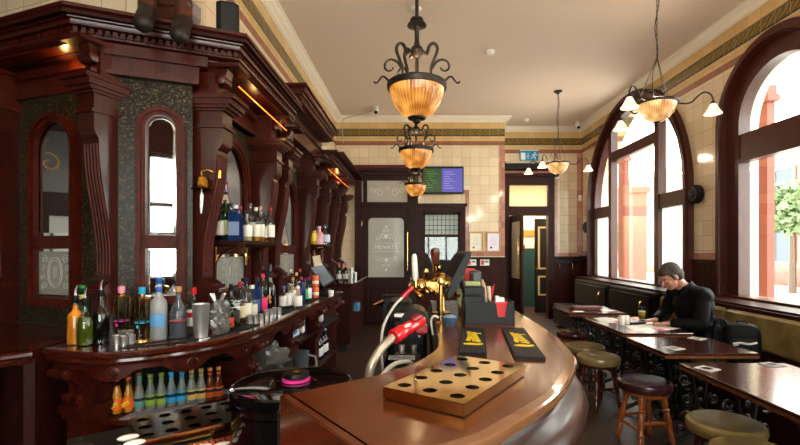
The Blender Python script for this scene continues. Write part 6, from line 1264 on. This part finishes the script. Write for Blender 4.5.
def chand(lab, y, z):
    x = .012
    g = T('hanging_lamp', lab, 'lamp', (x, y, z), 0, 'row of hanging bowl lamps over the bar'); R = .183
    MB().lathe([(R*.97, -.005), (R*.93, -.05), (R*.8, -.11), (R*.58, -.165), (R*.34, -.19), (R*.3, -.195)], 40).build('glass_bowl', BOWL, g)
    MB().lathe([(R*.96, -.012), (R*1.03, -.012), (R*1.05, .0), (R*1.05, .022), (R*1.0, .03), (R*.93, .03), (R*.93, -.012)], 40).rod((0, 0, -.185), (0, 0, -.235), [(.03, 0), (.062, .05), (.055, .35), (.03, .5), (.022, .8), (.0, 1)], 20).build('ring', LIRN, g)
    rd = MB().rod((0, 0, -.19), (0, 0, 1.0), [(.012, 0), (.012, 1)], 12).rod((0, 0, .19), (0, 0, .275), [(.016, 0), (.038, .25), (.045, .5), (.038, .75), (.016, 1)], 20).rod((0, 0, .275), (0, 0, .39), [(.02, 0), (.015, .2), (.015, .8), (.022, 1)], 12).rod((0, 0, .39), (0, 0, .455), [(.03, 0), (.063, .1), (.06, .25), (.03, .4), (.045, .6), (.04, .8), (.015, 1)], 20).rod((0, 0, 1.0), (0, 0, ZC-z), [(.006, 0), (.006, 1)], 8)
    rd.build('stem', LIRN, g); MB().lathe([(.06, ZC-z), (.06, ZC-z-.02), (.03, ZC-z-.04), (0, ZC-z-.045)], 20).build('ceiling_rose', WHT, g)
    for k in range(3):
        a = [0, 2.25, PI][k] if True else 0; c, s = math.cos(a), math.sin(a)
        m = MB()
        for pp, r0 in (([(.035, .235), (.06, .215), (.07, .235), (.082, .27), (.105, .285), (.127, .268), (.13, .235), (.112, .185), (.093, .135), (.09, .085), (.11, .05), (.145, .035), (.175, .04)], .0125), ([(.098, .125), (.125, .165), (.165, .18), (.2, .16), (.205, .125), (.182, .108), (.158, .115), (.152, .13)], .009), ([(.145, .035), (.18, .045), (.205, .068), (.225, .07), (.24, .05), (.26, .03), (.277, .04)], .008)):
            q_ = smooth_path([(u_*c, u_*s, w_) for u_, w_ in pp], 4); m.tube(q_, [r0*(1-.35*i/len(q_)) for i in range(len(q_))], 8)
        m.rod((.17*c, .17*s, .02), (.17*c, .17*s, .055), [(.008, 0), (.012, .5), (.008, 1)], 8)
        m.build('scroll_arm', LIRN, g)
    plight((x, y, z+.05), 12, (1, .72, .4), .08)
for y, lab, z_ in ((2.85, 'largest and nearest hanging amber bowl lamp with iron scrolls over the bar', 2.535), (4.85, 'middle hanging amber bowl lamp over the bar, directly behind the nearest', 2.57), (7.5, 'farthest and smallest hanging amber bowl lamp over the bar by the television', 2.58)): chand(lab, y, z_)
def chand2(lab, x, y, z, angs):
    g = T('chandelier', lab, 'chandelier', (x, y, z), 0, 'chain-hung chandeliers on the window side'); R = .182
    MB().lathe([(R*.97, 0), (R*.95, -.03), (R*.82, -.09), (R*.58, -.14), (R*.25, -.175), (.02, -.18)], 36).build('glass_bowl', BOWL2, g)
    MB().lathe([(R*.97, -.008), (R*1.07, -.006), (R*1.08, .012), (R*.98, .02), (R*.97, -.008)], 36).rod((0, 0, -.17), (0, 0, -.225), [(.02, 0), (.035, .1), (.03, .3), (.015, .5), (.02, .7), (0, 1)], 16).build('ring', LIRN, g)
    top = Vector((0, 0, .46))
    for k in range(3):
        a = 2*PI*k/3+.4; e_ = Vector((R*math.cos(a), R*math.sin(a), .01)); m = MB(); n = 16
        for i in range(n): p0 = top.lerp(e_, i/n); p1 = top.lerp(e_, (i+1)/n); dd = (p1-p0); sd = dd.cross(Vector((1, .3, 0)) if i % 2 else Vector((-.3, 1, .2))).normalized()*.006; m.tube([tuple(p0-dd*.1), tuple(p0.lerp(p1, .5)+sd), tuple(p1+dd*.1), tuple(p0.lerp(p1, .5)-sd)], .0022, 5, closed=True)
        m.build('chain_strand', LIRN, g)
    m = MB(); n = int((ZC-z-.5)/.035); prev = top
    for i in range(n): p0 = Vector((0, 0, .46+i*.035)); p1 = p0+Vector((0, 0, .035)); sd = (Vector((.009, 0, 0)) if i % 2 else Vector((0, .009, 0))); m.tube([tuple(p0-Vector((0, 0, .004))), tuple(p0.lerp(p1, .5)+sd), tuple(p1+Vector((0, 0, .004))), tuple(p0.lerp(p1, .5)-sd)], .003, 5, closed=True)
    m.build('chain', LIRN, g); MB().tube(smooth_path([(0, 0, ZC-z-.03), (.02, 0, 1.0), (-.02, .0, .75), (.01, 0, .5), (-.04, 0, .3), (-.05, -.02, .12), (-.02, 0, .03)], 5), .004, 6).build('flex', BLK, g)
    MB().lathe([(.07, ZC-z), (.07, ZC-z-.015), (.035, ZC-z-.03), (.012, ZC-z-.06), (0, ZC-z-.06)], 20).build('ceiling_rose', LIRN, g)
    for a in angs:
        c, s = math.cos(a), math.sin(a); pts = smooth_path([(u_*c, u_*s, w_) for u_, w_ in ((.18, 0), (.25, -.012), (.31, .0), (.36, .05), (.41, .085), (.46, .075), (.49, .03), (.495, -.005))], 5); m = MB().tube(pts, .008, 8); m.rod((.495*c, .495*s, .0), (.495*c, .495*s, -.03), [(.012, 0), (.022, .5), (.026, 1)], 12)
        am = m.build('arm', LIRN, g); q = MB().lathe([(.024, 0), (.034, -.02), (.052, -.055), (.078, -.095), (.076, -.097), (.05, -.06), (.03, -.02)], 24); sh = q.build('lamp_shade', SHD, am); sh.location = (.495*c, .495*s, -.03)
    plight((x, y, z+.06), 11, (1, .82, .58), .08)
    for a in angs: plight((x+.495*math.cos(a), y+.495*math.sin(a), z-.15), 1.2, (1, .85, .62), .03)
chand2('nearer chandelier by the windows with an amber bowl and three bell shades', 2.37, 4.35, 2.92, [-.2, 1.85, 3.75])
chand2('farther chandelier in front of the recess with glowing bowl and three bell shades', 2.38, 7.39, 2.92, [-.05, 2.6, 3.9])
